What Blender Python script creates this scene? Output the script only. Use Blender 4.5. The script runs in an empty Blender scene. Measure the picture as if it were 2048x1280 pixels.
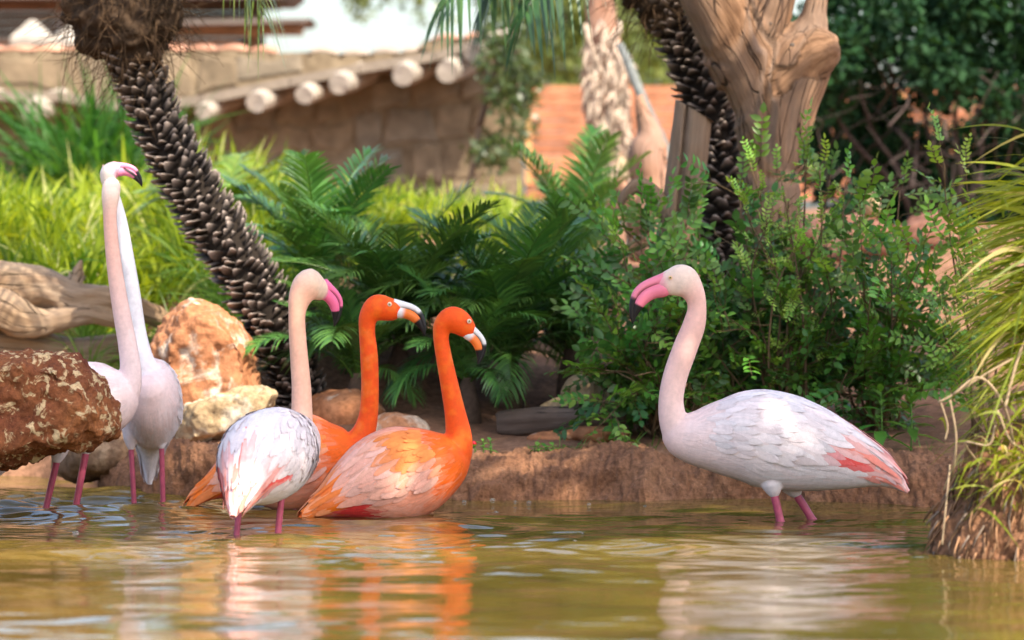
import bpy, bmesh, math, random
import numpy as np
from mathutils import Vector, Matrix, Quaternion

scn = bpy.context.scene
COL = scn.collection
R = math.radians

# ---------------------------------------------------------------- camera
CAM_Z, FPX, HORIZON = 0.8, 7680.0, 480.0
PITCH = math.atan((640.0 - HORIZON) / FPX)
cam_data = bpy.data.cameras.new('camera')
cam = bpy.data.objects.new('camera', cam_data)
COL.objects.link(cam)
cam.location = (0, 0, CAM_Z)
cam.rotation_euler = (math.pi / 2 - PITCH, 0, 0)
cam_data.sensor_width = 36.0
cam_data.lens = 135.0
cam_data.clip_end = 3000.0
cam_data.dof.use_dof = True
cam_data.dof.focus_distance = 11.05
cam_data.dof.aperture_fstop = 2.9
scn.camera = cam

# ---------------------------------------------------------------- sky and sun
SUN_TO = Vector((0.40, -0.50, 0.77)).normalized()      # direction towards the sun
SUN_EL = math.asin(SUN_TO.z)
SUN_ROT = math.atan2(SUN_TO.x, SUN_TO.y)
world = bpy.data.worlds.new('World')
scn.world = world
world.use_nodes = True
wn = world.node_tree
wn.nodes.clear()
sky = wn.nodes.new('ShaderNodeTexSky')
sky.sky_type = 'NISHITA'
sky.sun_disc = False
sky.sun_elevation = SUN_EL
sky.sun_rotation = SUN_ROT
sky.dust_density = 3.0
sky.air_density = 1.0
wb = wn.nodes.new('ShaderNodeBackground')
wb.inputs['Strength'].default_value = 0.15
wo = wn.nodes.new('ShaderNodeOutputWorld')
wn.links.new(sky.outputs[0], wb.inputs['Color'])
wn.links.new(wb.outputs[0], wo.inputs['Surface'])
sun_data = bpy.data.lights.new('sun', 'SUN')
sun_data.energy = 3.3
sun_data.angle = R(0.53)
sun_data.color = (1.0, 0.90, 0.74)
sun = bpy.data.objects.new('sun', sun_data)
COL.objects.link(sun)
sun.rotation_euler = (-SUN_TO).to_track_quat('-Z', 'Y').to_euler()
sun.location = SUN_TO * 30
scn.view_settings.view_transform = 'Standard'
scn.view_settings.look = 'None'
scn.view_settings.gamma = 1.0
scn.view_settings.use_curve_mapping = False
scn.view_settings.exposure = 1.42

# ---------------------------------------------------------------- helpers
SP, CP = math.sin(PITCH), math.cos(PITCH)
def at(px, py, Y):
    """photo pixel -> world point lying at distance Y along the ground"""
    v = (640.0 - py)
    d = np.array([px - 1024.0, FPX * CP + v * SP, -FPX * SP + v * CP])
    d = d * (Y / d[1])
    return np.array([d[0], d[1], d[2] + CAM_Z])
def pxm(n, Y):
    return n * Y / FPX

def tag(o, label=None, cat=None, group=None, kind=None):
    if label: o['label'] = label
    if cat: o['category'] = cat
    if group: o['group'] = group
    if kind: o['kind'] = kind
    return o
def empty(name, loc, label, cat, group=None):
    o = bpy.data.objects.new(name, None)
    o.empty_display_size = 0.05
    COL.objects.link(o)
    o.location = Vector(loc)
    return tag(o, label, cat, group)
def world_loc(o):
    p = Vector(o.location)
    while o.parent:
        o = o.parent
        p += Vector(o.location)
    return p
def mesh_of(name, verts, faces, mat, cols=None, smooth=True, grain=None):
    me = bpy.data.meshes.new(name)
    v = np.asarray(verts, dtype=np.float64)
    me.from_pydata(v.tolist(), [], faces if isinstance(faces, list) else faces.tolist())
    if smooth:
        me.polygons.foreach_set('use_smooth', np.ones(len(me.polygons), dtype=bool))
    if cols is not None:
        c = np.ones((len(v), 4), dtype=np.float32)
        c[:, :3] = cols
        a = me.color_attributes.new('Col', 'FLOAT_COLOR', 'POINT')
        a.data.foreach_set('color', c.ravel())
    if grain is not None:
        a = me.attributes.new('grain', 'FLOAT_VECTOR', 'POINT')
        a.data.foreach_set('vector', np.asarray(grain, dtype=np.float32).ravel())
    if mat: me.materials.append(mat)
    me.update()
    return me
def link(name, me, parent=None, loc=(0, 0, 0)):
    o = bpy.data.objects.new(name, me)
    COL.objects.link(o)
    o.location = Vector(loc)
    if parent: o.parent = parent
    return o
def part(name, verts, faces, mat, parent=None, cols=None, smooth=True, grain=None):
    """verts in world space; the object sits at its parent's origin"""
    off = np.array(world_loc(parent)) if parent else np.zeros(3)
    return link(name, mesh_of(name, np.asarray(verts) - off, faces, mat, cols, smooth, grain), parent)

class MB:
    """collects verts, faces and colours of one mesh"""
    def __init__(s): s.v, s.f, s.c, s.n = [], [], [], 0
    def add(s, v, f, c=(1, 1, 1)):
        v = np.asarray(v, dtype=float)
        cc = np.empty((len(v), 3)); cc[:] = c
        s.v.append(v); s.c.append(cc)
        s.f.extend([[i + s.n for i in q] for q in f])
        s.n += len(v)
    def data(s): return np.concatenate(s.v), s.f, np.concatenate(s.c)
    def part(s, name, mat, parent=None, smooth=True):
        v, f, c = s.data()
        return part(name, v, f, mat, parent, c, smooth)
    def mesh(s, name, mat, smooth=True):
        v, f, c = s.data()
        return mesh_of(name, v, f, mat, c, smooth)

def nrm(a):
    a = np.asarray(a, dtype=float)
    return a / np.maximum(np.linalg.norm(a, axis=-1, keepdims=True), 1e-9)
def crom(P, n):
    """Catmull-Rom through the rows of P, n samples, roughly even in length"""
    P = np.asarray(P, dtype=float)
    Q = np.vstack([2 * P[0] - P[1], P, 2 * P[-1] - P[-2]])
    out = []
    k = 16
    for i in range(1, len(Q) - 2):
        for t in np.linspace(0, 1, k, endpoint=(i == len(Q) - 3)):
            a, b, c, d = Q[i - 1], Q[i], Q[i + 1], Q[i + 2]
            out.append(.5 * ((2 * b) + (c - a) * t + (2 * a - 5 * b + 4 * c - d) * t * t + (3 * b - a - 3 * c + d) * t ** 3))
    out = np.array(out)
    L = np.concatenate([[0], np.cumsum(np.linalg.norm(np.diff(out[:, :3], axis=0), axis=1))])
    s = np.linspace(0, L[-1], n)
    return np.stack([np.interp(s, L, out[:, j]) for j in range(out.shape[1])], 1)
def frames(C, lat):
    T = nrm(np.gradient(C, axis=0))
    L = np.asarray(lat, dtype=float) - T * (T @ np.asarray(lat, dtype=float))[:, None]
    L = nrm(L)
    U = np.cross(L, T)
    return T, L, U
def tube_frames(C):
    T = nrm(np.gradient(C, axis=0))
    a = np.array([0, 0, 1.0]) if abs(T[0][2]) < .9 else np.array([1.0, 0, 0])
    L = np.zeros_like(C)
    l = nrm(np.cross(T[0], a))
    for i in range(len(C)):
        l = nrm(l - T[i] * (l @ T[i]))
        L[i] = l
    return T, L, np.cross(L, T)
def loft(C, L, U, rx, rz, seg=16, cap=True):
    n = len(C)
    th = np.linspace(0, 2 * math.pi, seg, endpoint=False)
    V = C[:, None, :] + L[:, None, :] * (np.cos(th)[None, :, None] * np.asarray(rx)[:, None, None]) + U[:, None, :] * (np.sin(th)[None, :, None] * np.asarray(rz)[:, None, None])
    V = V.reshape(-1, 3)
    F = []
    for i in range(n - 1):
        for j in range(seg):
            k = (j + 1) % seg
            F.append([i * seg + j, i * seg + k, (i + 1) * seg + k, (i + 1) * seg + j])
    if cap:
        V = np.vstack([V, C[0], C[-1]])
        a, b = n * seg, n * seg + 1
        for j in range(seg):
            k = (j + 1) % seg
            F.append([a, k, j]); F.append([b, (n - 1) * seg + j, (n - 1) * seg + k])
    return V, F
def tube(P, r, seg=6, n=None):
    P = np.asarray(P, dtype=float)
    r = np.broadcast_to(np.asarray(r, dtype=float), (len(P),))
    if n:
        D = crom(np.column_stack([P, r]), n)
        P, r = D[:, :3], np.maximum(D[:, 3], .0003)
    T, L, U = tube_frames(P)
    return loft(P, L, U, r, r, seg)
def box(c, h, rot=None):
    s = np.array([[x, y, z] for x in (-1, 1) for y in (-1, 1) for z in (-1, 1)], dtype=float) * np.asarray(h)
    if rot is not None: s = s @ np.asarray(rot).T
    return s + np.asarray(c), [[0, 1, 3, 2], [4, 6, 7, 5], [0, 4, 5, 1], [2, 3, 7, 6], [0, 2, 6, 4], [1, 5, 7, 3]]
def bevel_box(c, h, b=.01, rng=None):
    """box with chamfered edges, 24 verts from a small bmesh"""
    bm = bmesh.new()
    bmesh.ops.create_cube(bm, size=2)
    for v in bm.verts:
        j = (rng.uniform(-.08, .08), rng.uniform(-.08, .08), rng.uniform(-.08, .08)) if rng else (0, 0, 0)
        v.co = Vector((v.co.x * h[0] * (1 + j[0]), v.co.y * h[1] * (1 + j[1]), v.co.z * h[2] * (1 + j[2])))
    bmesh.ops.bevel(bm, geom=bm.edges[:], offset=b, segments=1, affect='EDGES')
    bm.verts.index_update()
    V = np.array([v.co[:] for v in bm.verts]) + np.asarray(c)
    F = [[v.index for v in f.verts] for f in bm.faces]
    bm.free()
    return V, F
def ico(sub):
    bm = bmesh.new()
    bmesh.ops.create_icosphere(bm, subdivisions=sub, radius=1)
    V = np.array([v.co[:] for v in bm.verts]); F = [[v.index for v in f.verts] for f in bm.faces]
    bm.free()
    return V, F

def _hash(i, j, k, seed):
    h = (i * 374761393 + j * 668265263 + k * 2147483647 + seed * 974711) & 0xffffffff
    h = ((h ^ (h >> 13)) * 1274126177) & 0xffffffff
    return ((h ^ (h >> 16)) & 0xffff) / 32767.5 - 1
def vnoise(p, seed=0):
    p = np.asarray(p, dtype=float)
    i = np.floor(p).astype(np.int64); f = p - i
    f = f * f * (3 - 2 * f)
    r = 0
    for a in (0, 1):
        wa = f[:, 0] if a else 1 - f[:, 0]
        for b in (0, 1):
            wb_ = f[:, 1] if b else 1 - f[:, 1]
            for c in (0, 1):
                wc = f[:, 2] if c else 1 - f[:, 2]
                r = r + wa * wb_ * wc * _hash(i[:, 0] + a, i[:, 1] + b, i[:, 2] + c, seed)
    return r
def fbm(p, o=4, seed=0, gain=.5):
    r, a = 0, 1.0
    p = np.asarray(p, dtype=float)
    for k in range(o):
        r = r + a * vnoise(p * (2 ** k) + 17.3 * k, seed + k); a *= gain
    return r
def sstep(a, b, x):
    t = np.clip((np.asarray(x, dtype=float) - a) / (b - a), 0, 1)
    return t * t * (3 - 2 * t)
def mix(a, b, t):
    t = np.asarray(t, dtype=float)
    if t.ndim == 1: t = t[:, None]
    return np.asarray(a) * (1 - t) + np.asarray(b) * t

def remesh(V, F, voxel, smooth=4):
    """voxel union of overlapping closed shells -> (verts, quads)"""
    me = bpy.data.meshes.new('tmp')
    me.from_pydata(np.asarray(V).tolist(), [], F)
    o = bpy.data.objects.new('tmp', me)
    COL.objects.link(o)
    m = o.modifiers.new('r', 'REMESH'); m.mode = 'VOXEL'; m.voxel_size = voxel; m.adaptivity = 0
    if smooth:
        m2 = o.modifiers.new('s', 'SMOOTH'); m2.iterations = smooth; m2.factor = .5
    dg = bpy.context.evaluated_depsgraph_get()
    ev = o.evaluated_get(dg)
    m3 = bpy.data.meshes.new_from_object(ev)
    v = np.empty(len(m3.vertices) * 3); m3.vertices.foreach_get('co', v)
    nv = np.empty(len(m3.vertices) * 3); m3.vertices.foreach_get('normal', nv)
    f = [list(p.vertices) for p in m3.polygons]
    bpy.data.objects.remove(o); bpy.data.meshes.remove(me); bpy.data.meshes.remove(m3)
    return v.reshape(-1, 3), f, nv.reshape(-1, 3)

# ---------------------------------------------------------------- materials
def new_mat(name):
    m = bpy.data.materials.new(name)
    m.use_nodes = True
    nt = m.node_tree
    return m, nt, nt.nodes['Principled BSDF']
def node(nt, t, **kw):
    n = nt.nodes.new(t)
    for k, v in kw.items():
        if k in n.inputs: n.inputs[k].default_value = v
        else: setattr(n, k, v)
    return n
def lk(nt, a, b): nt.links.new(a, b)
def ramp(nt, fac, stops):
    n = nt.nodes.new('ShaderNodeValToRGB')
    el = n.color_ramp.elements
    while len(el) < len(stops): el.new(.5)
    for e, (p, c) in zip(el, stops):
        e.position = p; e.color = (*c, 1) if len(c) == 3 else c
    lk(nt, fac, n.inputs[0])
    return n.outputs[0]
def noise(nt, vec, scale, detail=4, rough=.55, dist=0.0):
    n = nt.nodes.new('ShaderNodeTexNoise')
    n.inputs['Scale'].default_value = scale; n.inputs['Detail'].default_value = detail
    n.inputs['Roughness'].default_value = rough; n.inputs['Distortion'].default_value = dist
    if vec is not None: lk(nt, vec, n.inputs['Vector'])
    return n.outputs['Fac']
def mixc(nt, fac, a, b, mode='MIX'):
    n = nt.nodes.new('ShaderNodeMix'); n.data_type = 'RGBA'; n.blend_type = mode
    for s, v in ((n.inputs[0], fac), (n.inputs[6], a), (n.inputs[7], b)):
        if isinstance(v, (int, float)): s.default_value = v
        elif isinstance(v, tuple): s.default_value = (*v, 1)
        else: lk(nt, v, s)
    return n.outputs[2]
def bump(nt, bsdf, height, strength, dist=.01):
    b = nt.nodes.new('ShaderNodeBump')
    b.inputs['Strength'].default_value = strength; b.inputs['Distance'].default_value = dist
    lk(nt, height, b.inputs['Height']); lk(nt, b.outputs[0], bsdf.inputs['Normal'])
    return b
def attr(nt, name, out='Color'):
    a = nt.nodes.new('ShaderNodeAttribute'); a.attribute_name = name
    return a.outputs[out]
def objco(nt):
    return nt.nodes.new('ShaderNodeTexCoord').outputs['Object']
def mapping(nt, vec, scale):
    n = nt.nodes.new('ShaderNodeMapping'); n.inputs['Scale'].default_value = scale
    lk(nt, vec, n.inputs['Vector'])
    return n.outputs[0]

def feather_mat():
    m, nt, b = new_mat('plumage')
    c = attr(nt, 'Col')
    oc = objco(nt)
    n1 = noise(nt, oc, 90, 4)
    lk(nt, mixc(nt, .35, c, mixc(nt, 1, c, ramp(nt, n1, [(.3, (.72, .7, .7)), (.7, (1.12, 1.1, 1.1))]), 'MULTIPLY')), b.inputs['Base Color'])
    b.inputs['Roughness'].default_value = .62
    b.inputs['Specular IOR Level'].default_value = .25
    b.inputs['Sheen Weight'].default_value = .05
    b.inputs['Sheen Roughness'].default_value = .5
    bump(nt, b, noise(nt, oc, 260, 3), .35, .002)
    return m
def col_mat(name, rough=.5, spec=.4, bscale=0, bstr=.3, bdist=.004, var=0, vscale=20, coat=0):
    m, nt, b = new_mat(name)
    c = attr(nt, 'Col')
    oc = objco(nt)
    if var:
        c = mixc(nt, 1, c, ramp(nt, noise(nt, oc, vscale, 5), [(.25, (1 - var,) * 3), (.75, (1 + var,) * 3)]), 'MULTIPLY')
    lk(nt, c, b.inputs['Base Color'])
    b.inputs['Roughness'].default_value = rough; b.inputs['Specular IOR Level'].default_value = spec
    b.inputs['Coat Weight'].default_value = coat
    if bscale: bump(nt, b, noise(nt, oc, bscale, 5), bstr, bdist)
    return m
def leaf_mat(name, rough=.38, trans=.35, vlo=.65, vhi=1.35, hue=.025, spec=.5):
    m, nt, b = new_mat(name)
    c = attr(nt, 'Col')
    oi = nt.nodes.new('ShaderNodeObjectInfo')
    mr = node(nt, 'ShaderNodeMapRange'); mr.inputs[3].default_value = vlo; mr.inputs[4].default_value = vhi
    lk(nt, oi.outputs['Random'], mr.inputs[0])
    mh = node(nt, 'ShaderNodeMapRange'); mh.inputs[3].default_value = .5 - hue; mh.inputs[4].default_value = .5 + hue
    fr = node(nt, 'ShaderNodeMath', operation='FRACT'); mu = node(nt, 'ShaderNodeMath', operation='MULTIPLY'); mu.inputs[1].default_value = 7.31
    lk(nt, oi.outputs['Random'], mu.inputs[0]); lk(nt, mu.outputs[0], fr.inputs[0]); lk(nt, fr.outputs[0], mh.inputs[0])
    h = nt.nodes.new('ShaderNodeHueSaturation')
    lk(nt, c, h.inputs['Color']); lk(nt, mr.outputs[0], h.inputs['Value']); lk(nt, mh.outputs[0], h.inputs['Hue'])
    lk(nt, h.outputs[0], b.inputs['Base Color'])
    b.inputs['Roughness'].default_value = rough; b.inputs['Specular IOR Level'].default_value = spec
    t = nt.nodes.new('ShaderNodeBsdfTranslucent')
    lk(nt, mixc(nt, 1, h.outputs[0], (1.5, 1.35, .55), 'MULTIPLY'), t.inputs['Color'])
    ms = nt.nodes.new('ShaderNodeMixShader'); ms.inputs[0].default_value = trans
    lk(nt, b.outputs[0], ms.inputs[1]); lk(nt, t.outputs[0], ms.inputs[2])
    lk(nt, ms.outputs[0], nt.nodes['Material Output'].inputs['Surface'])
    return m
def wood_mat(name, dark, mid, light, gs=(3, 55, 55), crack=True, bstr=.6):
    m, nt, b = new_mat(name)
    g = attr(nt, 'grain', 'Vector')
    gm = mapping(nt, g, gs)
    n1 = noise(nt, gm, 1.0, 6, .6, .6)
    n2 = noise(nt, mapping(nt, g, (5, 9, 9)), 1.0, 4)
    c = ramp(nt, n1, [(.32, dark), (.5, mid), (.68, light)])
    c = mixc(nt, .55, c, ramp(nt, n2, [(.3, mid), (.7, light)]))
    c = mixc(nt, ramp(nt, noise(nt, g, 3.2, 3), [(.42, (0, 0, 0)), (.66, (.30,) * 3)]), c, tuple(sum(light) / 3 * k for k in (.86, .80, .74)))
    h = n1
    if crack:
        vo = nt.nodes.new('ShaderNodeTexVoronoi'); vo.feature = 'DISTANCE_TO_EDGE'
        vo.inputs['Scale'].default_value = 1.0
        lk(nt, mixc(nt, .06, mapping(nt, g, (.9, 26, 26)), noise(nt, g, 6, 3)), vo.inputs['Vector'])
        ck = ramp(nt, vo.outputs['Distance'], [(.0, (0, 0, 0)), (.032, (1, 1, 1))])
        n3 = noise(nt, g, 5, 2)
        ck = mixc(nt, ramp(nt, n3, [(.44, (1, 1, 1)), (.54, (0, 0, 0))]), ck, (1, 1, 1))
        c = mixc(nt, ck, tuple(x * .16 for x in dark), c)
        h = mixc(nt, .5, n1, ck)
    lk(nt, c, b.inputs['Base Color'])
    b.inputs['Roughness'].default_value = .78; b.inputs['Specular IOR Level'].default_value = .25
    bump(nt, b, h, bstr, .012)
    return m
def rock_mat(name, base, second, patch, pscale=7, pth=(.5, .58), fine=60, bstr=.8):
    m, nt, b = new_mat(name)
    oc = objco(nt)
    n1 = noise(nt, oc, 5, 6, .6)
    c = ramp(nt, n1, [(.3, base), (.68, second)])
    n2 = noise(nt, oc, pscale, 6, .62, .8)
    c = mixc(nt, ramp(nt, n2, [(pth[0], (0, 0, 0)), (pth[1], (1, 1, 1))]), c, patch)
    n3 = noise(nt, oc, fine, 5, .65)
    c = mixc(nt, .8, c, mixc(nt, 1, c, ramp(nt, n3, [(.3, (.45, .42, .4)), (.62, (1.15, 1.15, 1.15))]), 'MULTIPLY'))
    lk(nt, c, b.inputs['Base Color'])
    b.inputs['Roughness'].default_value = .85; b.inputs['Specular IOR Level'].default_value = .2
    bump(nt, b, mixc(nt, .5, n3, n2), bstr, .012)
    return m
def earth_mat(name, a, bcol, fine=70, bstr=1.0):
    m, nt, b = new_mat(name)
    oc = objco(nt)
    c = ramp(nt, noise(nt, oc, 4, 6, .65), [(.3, a), (.7, bcol)])
    n3 = noise(nt, oc, fine, 5, .7)
    c = mixc(nt, .85, c, mixc(nt, 1, c, ramp(nt, n3, [(.3, (.4, .38, .36)), (.66, (1.2, 1.2, 1.2))]), 'MULTIPLY'))
    vo = nt.nodes.new('ShaderNodeTexVoronoi'); vo.inputs['Scale'].default_value = 38
    lk(nt, oc, vo.inputs['Vector'])
    c = mixc(nt, ramp(nt, vo.outputs['Distance'], [(.0, (.5,) * 3), (.13, (0, 0, 0))]), c, (.5, .4, .3))
    lk(nt, c, b.inputs['Base Color'])
    b.inputs['Roughness'].default_value = .92; b.inputs['Specular IOR Level'].default_value = .15
    bump(nt, b, n3, bstr, .012)
    return m
def water_mat():
    m, nt, b = new_mat('pond_water')
    oc = objco(nt)
    n = noise(nt, oc, 1.6, 3)
    lk(nt, ramp(nt, n, [(.3, (.065, .048, .010)), (.7, (.19, .125, .027))]), b.inputs['Base Color'])
    b.inputs['Roughness'].default_value = .035
    b.inputs['IOR'].default_value = 1.333
    n2 = noise(nt, mapping(nt, oc, (26, 34, 1)), 1, 3, .55)
    bump(nt, b, n2, .10, .006)
    return m

M = {}
M['feather'] = feather_mat()
M['horn'] = col_mat('beak_horn', .42, .28, 140, .15, .001)
M['eye'] = col_mat('eye', .12, .6)
M['legskin'] = col_mat('leg_skin', .42, .45, 120, .4, .001, .18, 70)
M['leaf'] = leaf_mat('leaf')
M['palmleaf'] = leaf_mat('palm_leaf', .33, .22, .7, 1.3, .02, .6)
M['hedgeleaf'] = leaf_mat('hedge_leaf', .6, .25, .9, 1.1, .01, .15)
M['grass'] = leaf_mat('grass_blade', .45, .5, .95, 1.05, .002, .4)
M['stem'] = col_mat('twig_bark', .8, .2, 90, .4, .002, .3, 40)
M['palmbark'] = col_mat('palm_leaf_base', .85, .2, 70, .7, .004, .4, 45)
M['fibre'] = col_mat('palm_fibre', .9, .15, 0)
M['deadwood'] = wood_mat('weathered_trunk', (.050, .024, .012), (.17, .085, .042), (.33, .19, .108), (1.6, 75, 75), True, 1.0)
M['postwood'] = wood_mat('weathered_post', (.08, .045, .026), (.18, .105, .06), (.30, .195, .12), (2, 90, 90), False, .5)
M['drift'] = wood_mat('driftwood', (.10, .05, .022), (.27, .155, .078), (.47, .34, .22), (3, 48, 48), True, 1.0)
M['darklog'] = wood_mat('dark_log', (.03, .02, .014), (.09, .06, .042), (.17, .12, .09))
M['redwood'] = wood_mat('reddish_wood', (.17, .07, .035), (.30, .135, .075), (.45, .26, .17))
M['rock_red'] = rock_mat('red_rock', (.13, .035, .018), (.30, .11, .038), (.58, .42, .23), 24, (.54, .60), 85, 1.0)
M['rock_orange'] = rock_mat('orange_boulder', (.36, .135, .055), (.47, .22, .11), (.62, .50, .39), 7, (.53, .63), 45, .9)
M['rock_tan'] = rock_mat('tan_stone', (.36, .24, .12), (.48, .36, .22), (.60, .52, .40), 8, (.5, .62), 50, .8)
M['rock_dark'] = rock_mat('brown_stone', (.13, .075, .045), (.24, .15, .09), (.38, .26, .16), 8, (.55, .66), 50, .8)
M['rock_rust'] = rock_mat('rust_stone', (.15, .065, .042), (.23, .11, .075), (.32, .20, .15), 7, (.55, .68), 40, .8)
M['bank'] = earth_mat('mud_bank', (.21, .095, .050), (.37, .19, .105), 75, 1.0)
M['earth'] = earth_mat('red_earth', (.20, .10, .058), (.33, .18, .11), 40, .6)
M['water'] = water_mat()

# ================================================================ the setting
BX = np.array([-60, -2.4, -1.62, -1.42, -1.32, -1.14, -.82, -.19, .115, .73, 1.3, 1.65, 4, 60])
BY = np.array([13.0, 13.0, 13.0, 12.75, 12.36, 12.10, 12.0, 11.9, 11.80, 11.80, 11.66, 11.4, 10.5, 10.5])
def bank_line(X):
    return np.interp(X, BX, BY) + .02 * np.sin(np.asarray(X) * 9.0) + .012 * np.sin(np.asarray(X) * 23.0 + 1)
def ground_z(X, Y):
    X = np.asarray(X, dtype=float); Y = np.asarray(Y, dtype=float)
    e = Y - bank_line(X)
    inlet = np.interp(e, [-.45, -.1, .02, .15, .45, 1, 2, 4, 9], [-.42, -.3, .0, .13, .38, .55, .75, .88, .95])
    mid = np.interp(e, [-.45, -.1, .02, .3, .9, 1.5, 3, 5, 9], [-.42, -.3, -.05, .125, .22, .50, .80, .90, .95])
    rgt = np.interp(e, [-.45, -.1, .02, .3, 1, 2.5, 4, 5.5, 9], [-.42, -.3, -.05, .125, .20, .50, .78, .86, .95])
    wl = 1 - sstep(-1.55, -1.38, X); wr = sstep(-.5, .2, X)
    z = mid * (1 - wl) * (1 - wr) + inlet * wl + rgt * wr
    near = 1 - sstep(1.5, 2.6, Y)
    z = z * (1 - near) + .10 * near
    side = sstep(6.0, 6.8, np.abs(X)) * (1 - sstep(0, .4, e))
    return np.maximum(z, -.42 + side * .55)
def gz(x, y): return float(ground_z(np.array([x]), np.array([y]))[0])

def grid(xs, ys):
    X, Y = np.meshgrid(xs, ys)
    nx, ny = len(xs), len(ys)
    i = np.arange((ny - 1) * (nx - 1))
    r, c = i // (nx - 1), i % (nx - 1)
    a = r * nx + c
    return X.ravel(), Y.ravel(), np.stack([a, a + 1, a + nx + 1, a + nx], 1)

xs = np.concatenate([np.linspace(-900, -60, 8), np.linspace(-50, -7, 16), np.linspace(-6.8, -3.1, 14), np.linspace(-3, 3, 161), np.linspace(3.1, 6.8, 14), np.linspace(7, 50, 16), np.linspace(60, 900, 8)])
ys = np.concatenate([np.linspace(-300, -20, 8), np.linspace(-15, 8.8, 30), np.linspace(9, 17, 200), np.linspace(17.2, 40, 50), np.linspace(45, 1500, 16)])
gx, gy, gf = grid(xs, ys)
zz = ground_z(gx, gy)
fin = (np.abs(gx) < 6.5) & (gy > 8.9) & (gy < 40)
zz = zz + np.where(fin, .018 * fbm(np.stack([gx * 3, gy * 3, gx * 0], 1), 4), 0)
go = part('ground', np.stack([gx, gy, zz], 1), gf, M['earth'])
tag(go, 'reddish brown earth sloping up behind the pond', 'ground', kind='structure')

# --- rounded mud rim along the water
bxs = np.linspace(-1.36, 2.6, 1000)
prof = np.array([[-.16, -.40], [-.10, -.20], [-.055, -.05], [-.03, .0], [-.012, .035], [.0, .065], [.022, .095], [.06, .12], [.11, .135], [.17, .14], [.24, .138], [.31, .13], [.40, .115], [.52, .06], [.60, -.05]])
tt = np.linspace(0, 1, 70)
pl = np.concatenate([[0], np.cumsum(np.linalg.norm(np.diff(prof, axis=0), axis=1))]); pl /= pl[-1]
pe, pz = np.interp(tt, pl, prof[:, 0]), np.interp(tt, pl, prof[:, 1])
bl = bank_line(bxs)
endf = sstep(-1.36, -1.22, bxs)                      # the rim sinks into the inlet at its end
hv = 1 + .16 * np.interp(bxs, np.linspace(-1.4, 2.6, 24), np.random.RandomState(4).uniform(-1, 1, 24))
BVx = np.repeat(bxs[:, None], 70, 1)
BVy = bl[:, None] + pe[None, :] * (.55 + .45 * endf[:, None])
BVz = np.where(pz > 0, pz[None, :] * (hv * (.25 + .75 * endf))[:, None], pz[None, :])
BV = np.stack([BVx, BVy, BVz], 2)
dS = np.gradient(BV, axis=0); dT = np.gradient(BV, axis=1)
BN = nrm(np.cross(dS, dT)).reshape(-1, 3)
BV = BV.reshape(-1, 3)
BV = BV + BN * (.020 * fbm(BV * 8, 4, 3) + .013 * fbm(BV * 30, 3, 8, .7) + .005 * fbm(BV * 75, 2, 5))[:, None]
ii = np.arange(999 * 69); r_, c_ = ii // 69, ii % 69; a_ = r_ * 70 + c_
bo = part('bank', BV, np.stack([a_, a_ + 70, a_ + 71, a_ + 1], 1), M['bank'])
tag(bo, 'low rounded brown mud rim along the pond', 'bank', kind='structure')

# --- pond water, rippled in the mesh itself
wx = np.concatenate([np.linspace(-6.6, -2.3, 24), np.linspace(-2.2, 2.2, 330), np.linspace(2.3, 6.6, 24)])
wy = np.concatenate([np.linspace(1.6, 7.0, 60), np.linspace(7.03, 13.3, 560)])
X, Y, wf = grid(wx, wy)
rs = np.random.RandomState(11)
chop = np.exp(-((X + 1.35) / .6) ** 2 - ((Y - 11.75) / .6) ** 2) * 1.5           # where the inlet stream enters
chop += .42 * np.exp(-((Y - 9.95 - .12 * X) / .33) ** 2) * (1 - sstep(-.1, .9, X))
chop += .30 * np.exp(-((X + .55) / .6) ** 2 - ((Y - 10.5) / .4) ** 2)
lo = fbm(np.stack([X * 1.1, Y * 1.4, X * 0], 1), 3, 21)
H = np.zeros_like(X)
for k in range(22):
    lam = .05 * (1.16 ** k) * rs.uniform(.9, 1.1)
    a = rs.normal(math.pi / 2, .75)
    amp = lam / (2 * math.pi)
    w = (.016 if lam > .09 else .012) * (1 + .6 * lo) + (.055 if lam < .3 else .018) * chop
    wob = .35 * fbm(np.stack([X * 1.3 + k, Y * 1.3, X * 0], 1), 2, 40 + k)
    H += amp * w * np.sin(2 * math.pi / lam * (X * math.cos(a) + Y * math.sin(a)) + rs.uniform(0, 6.28) + wob * 5)
for (fx, fy, q) in ((473, 1070, 1), (557, 1066, 1), (1560, 1040, .8), (1620, 1036, .8), (770, 1036, 1.3), (266, 1002, .8), (325, 1002, .8), (92, 1020, .8), (152, 1018, .8)):
    d_ = .8 * FPX / (fy - HORIZON); x0 = (fx - 1024) / FPX * d_
    rr = np.hypot(X - x0, Y - d_)
    H += .0011 * q * np.sin(rr * 2 * math.pi / .055) * np.exp(-rr / .16)
wo_ = part('water', np.stack([X, Y, H * np.where((Y > 6.8) & (np.abs(X) < 2.4), 1, .5) * (.45 + .55 * sstep(8.4, 10.2, Y))], 1), wf, M['water'])
tag(wo_, 'rippled olive brown pond water', 'water', kind='structure')

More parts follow.
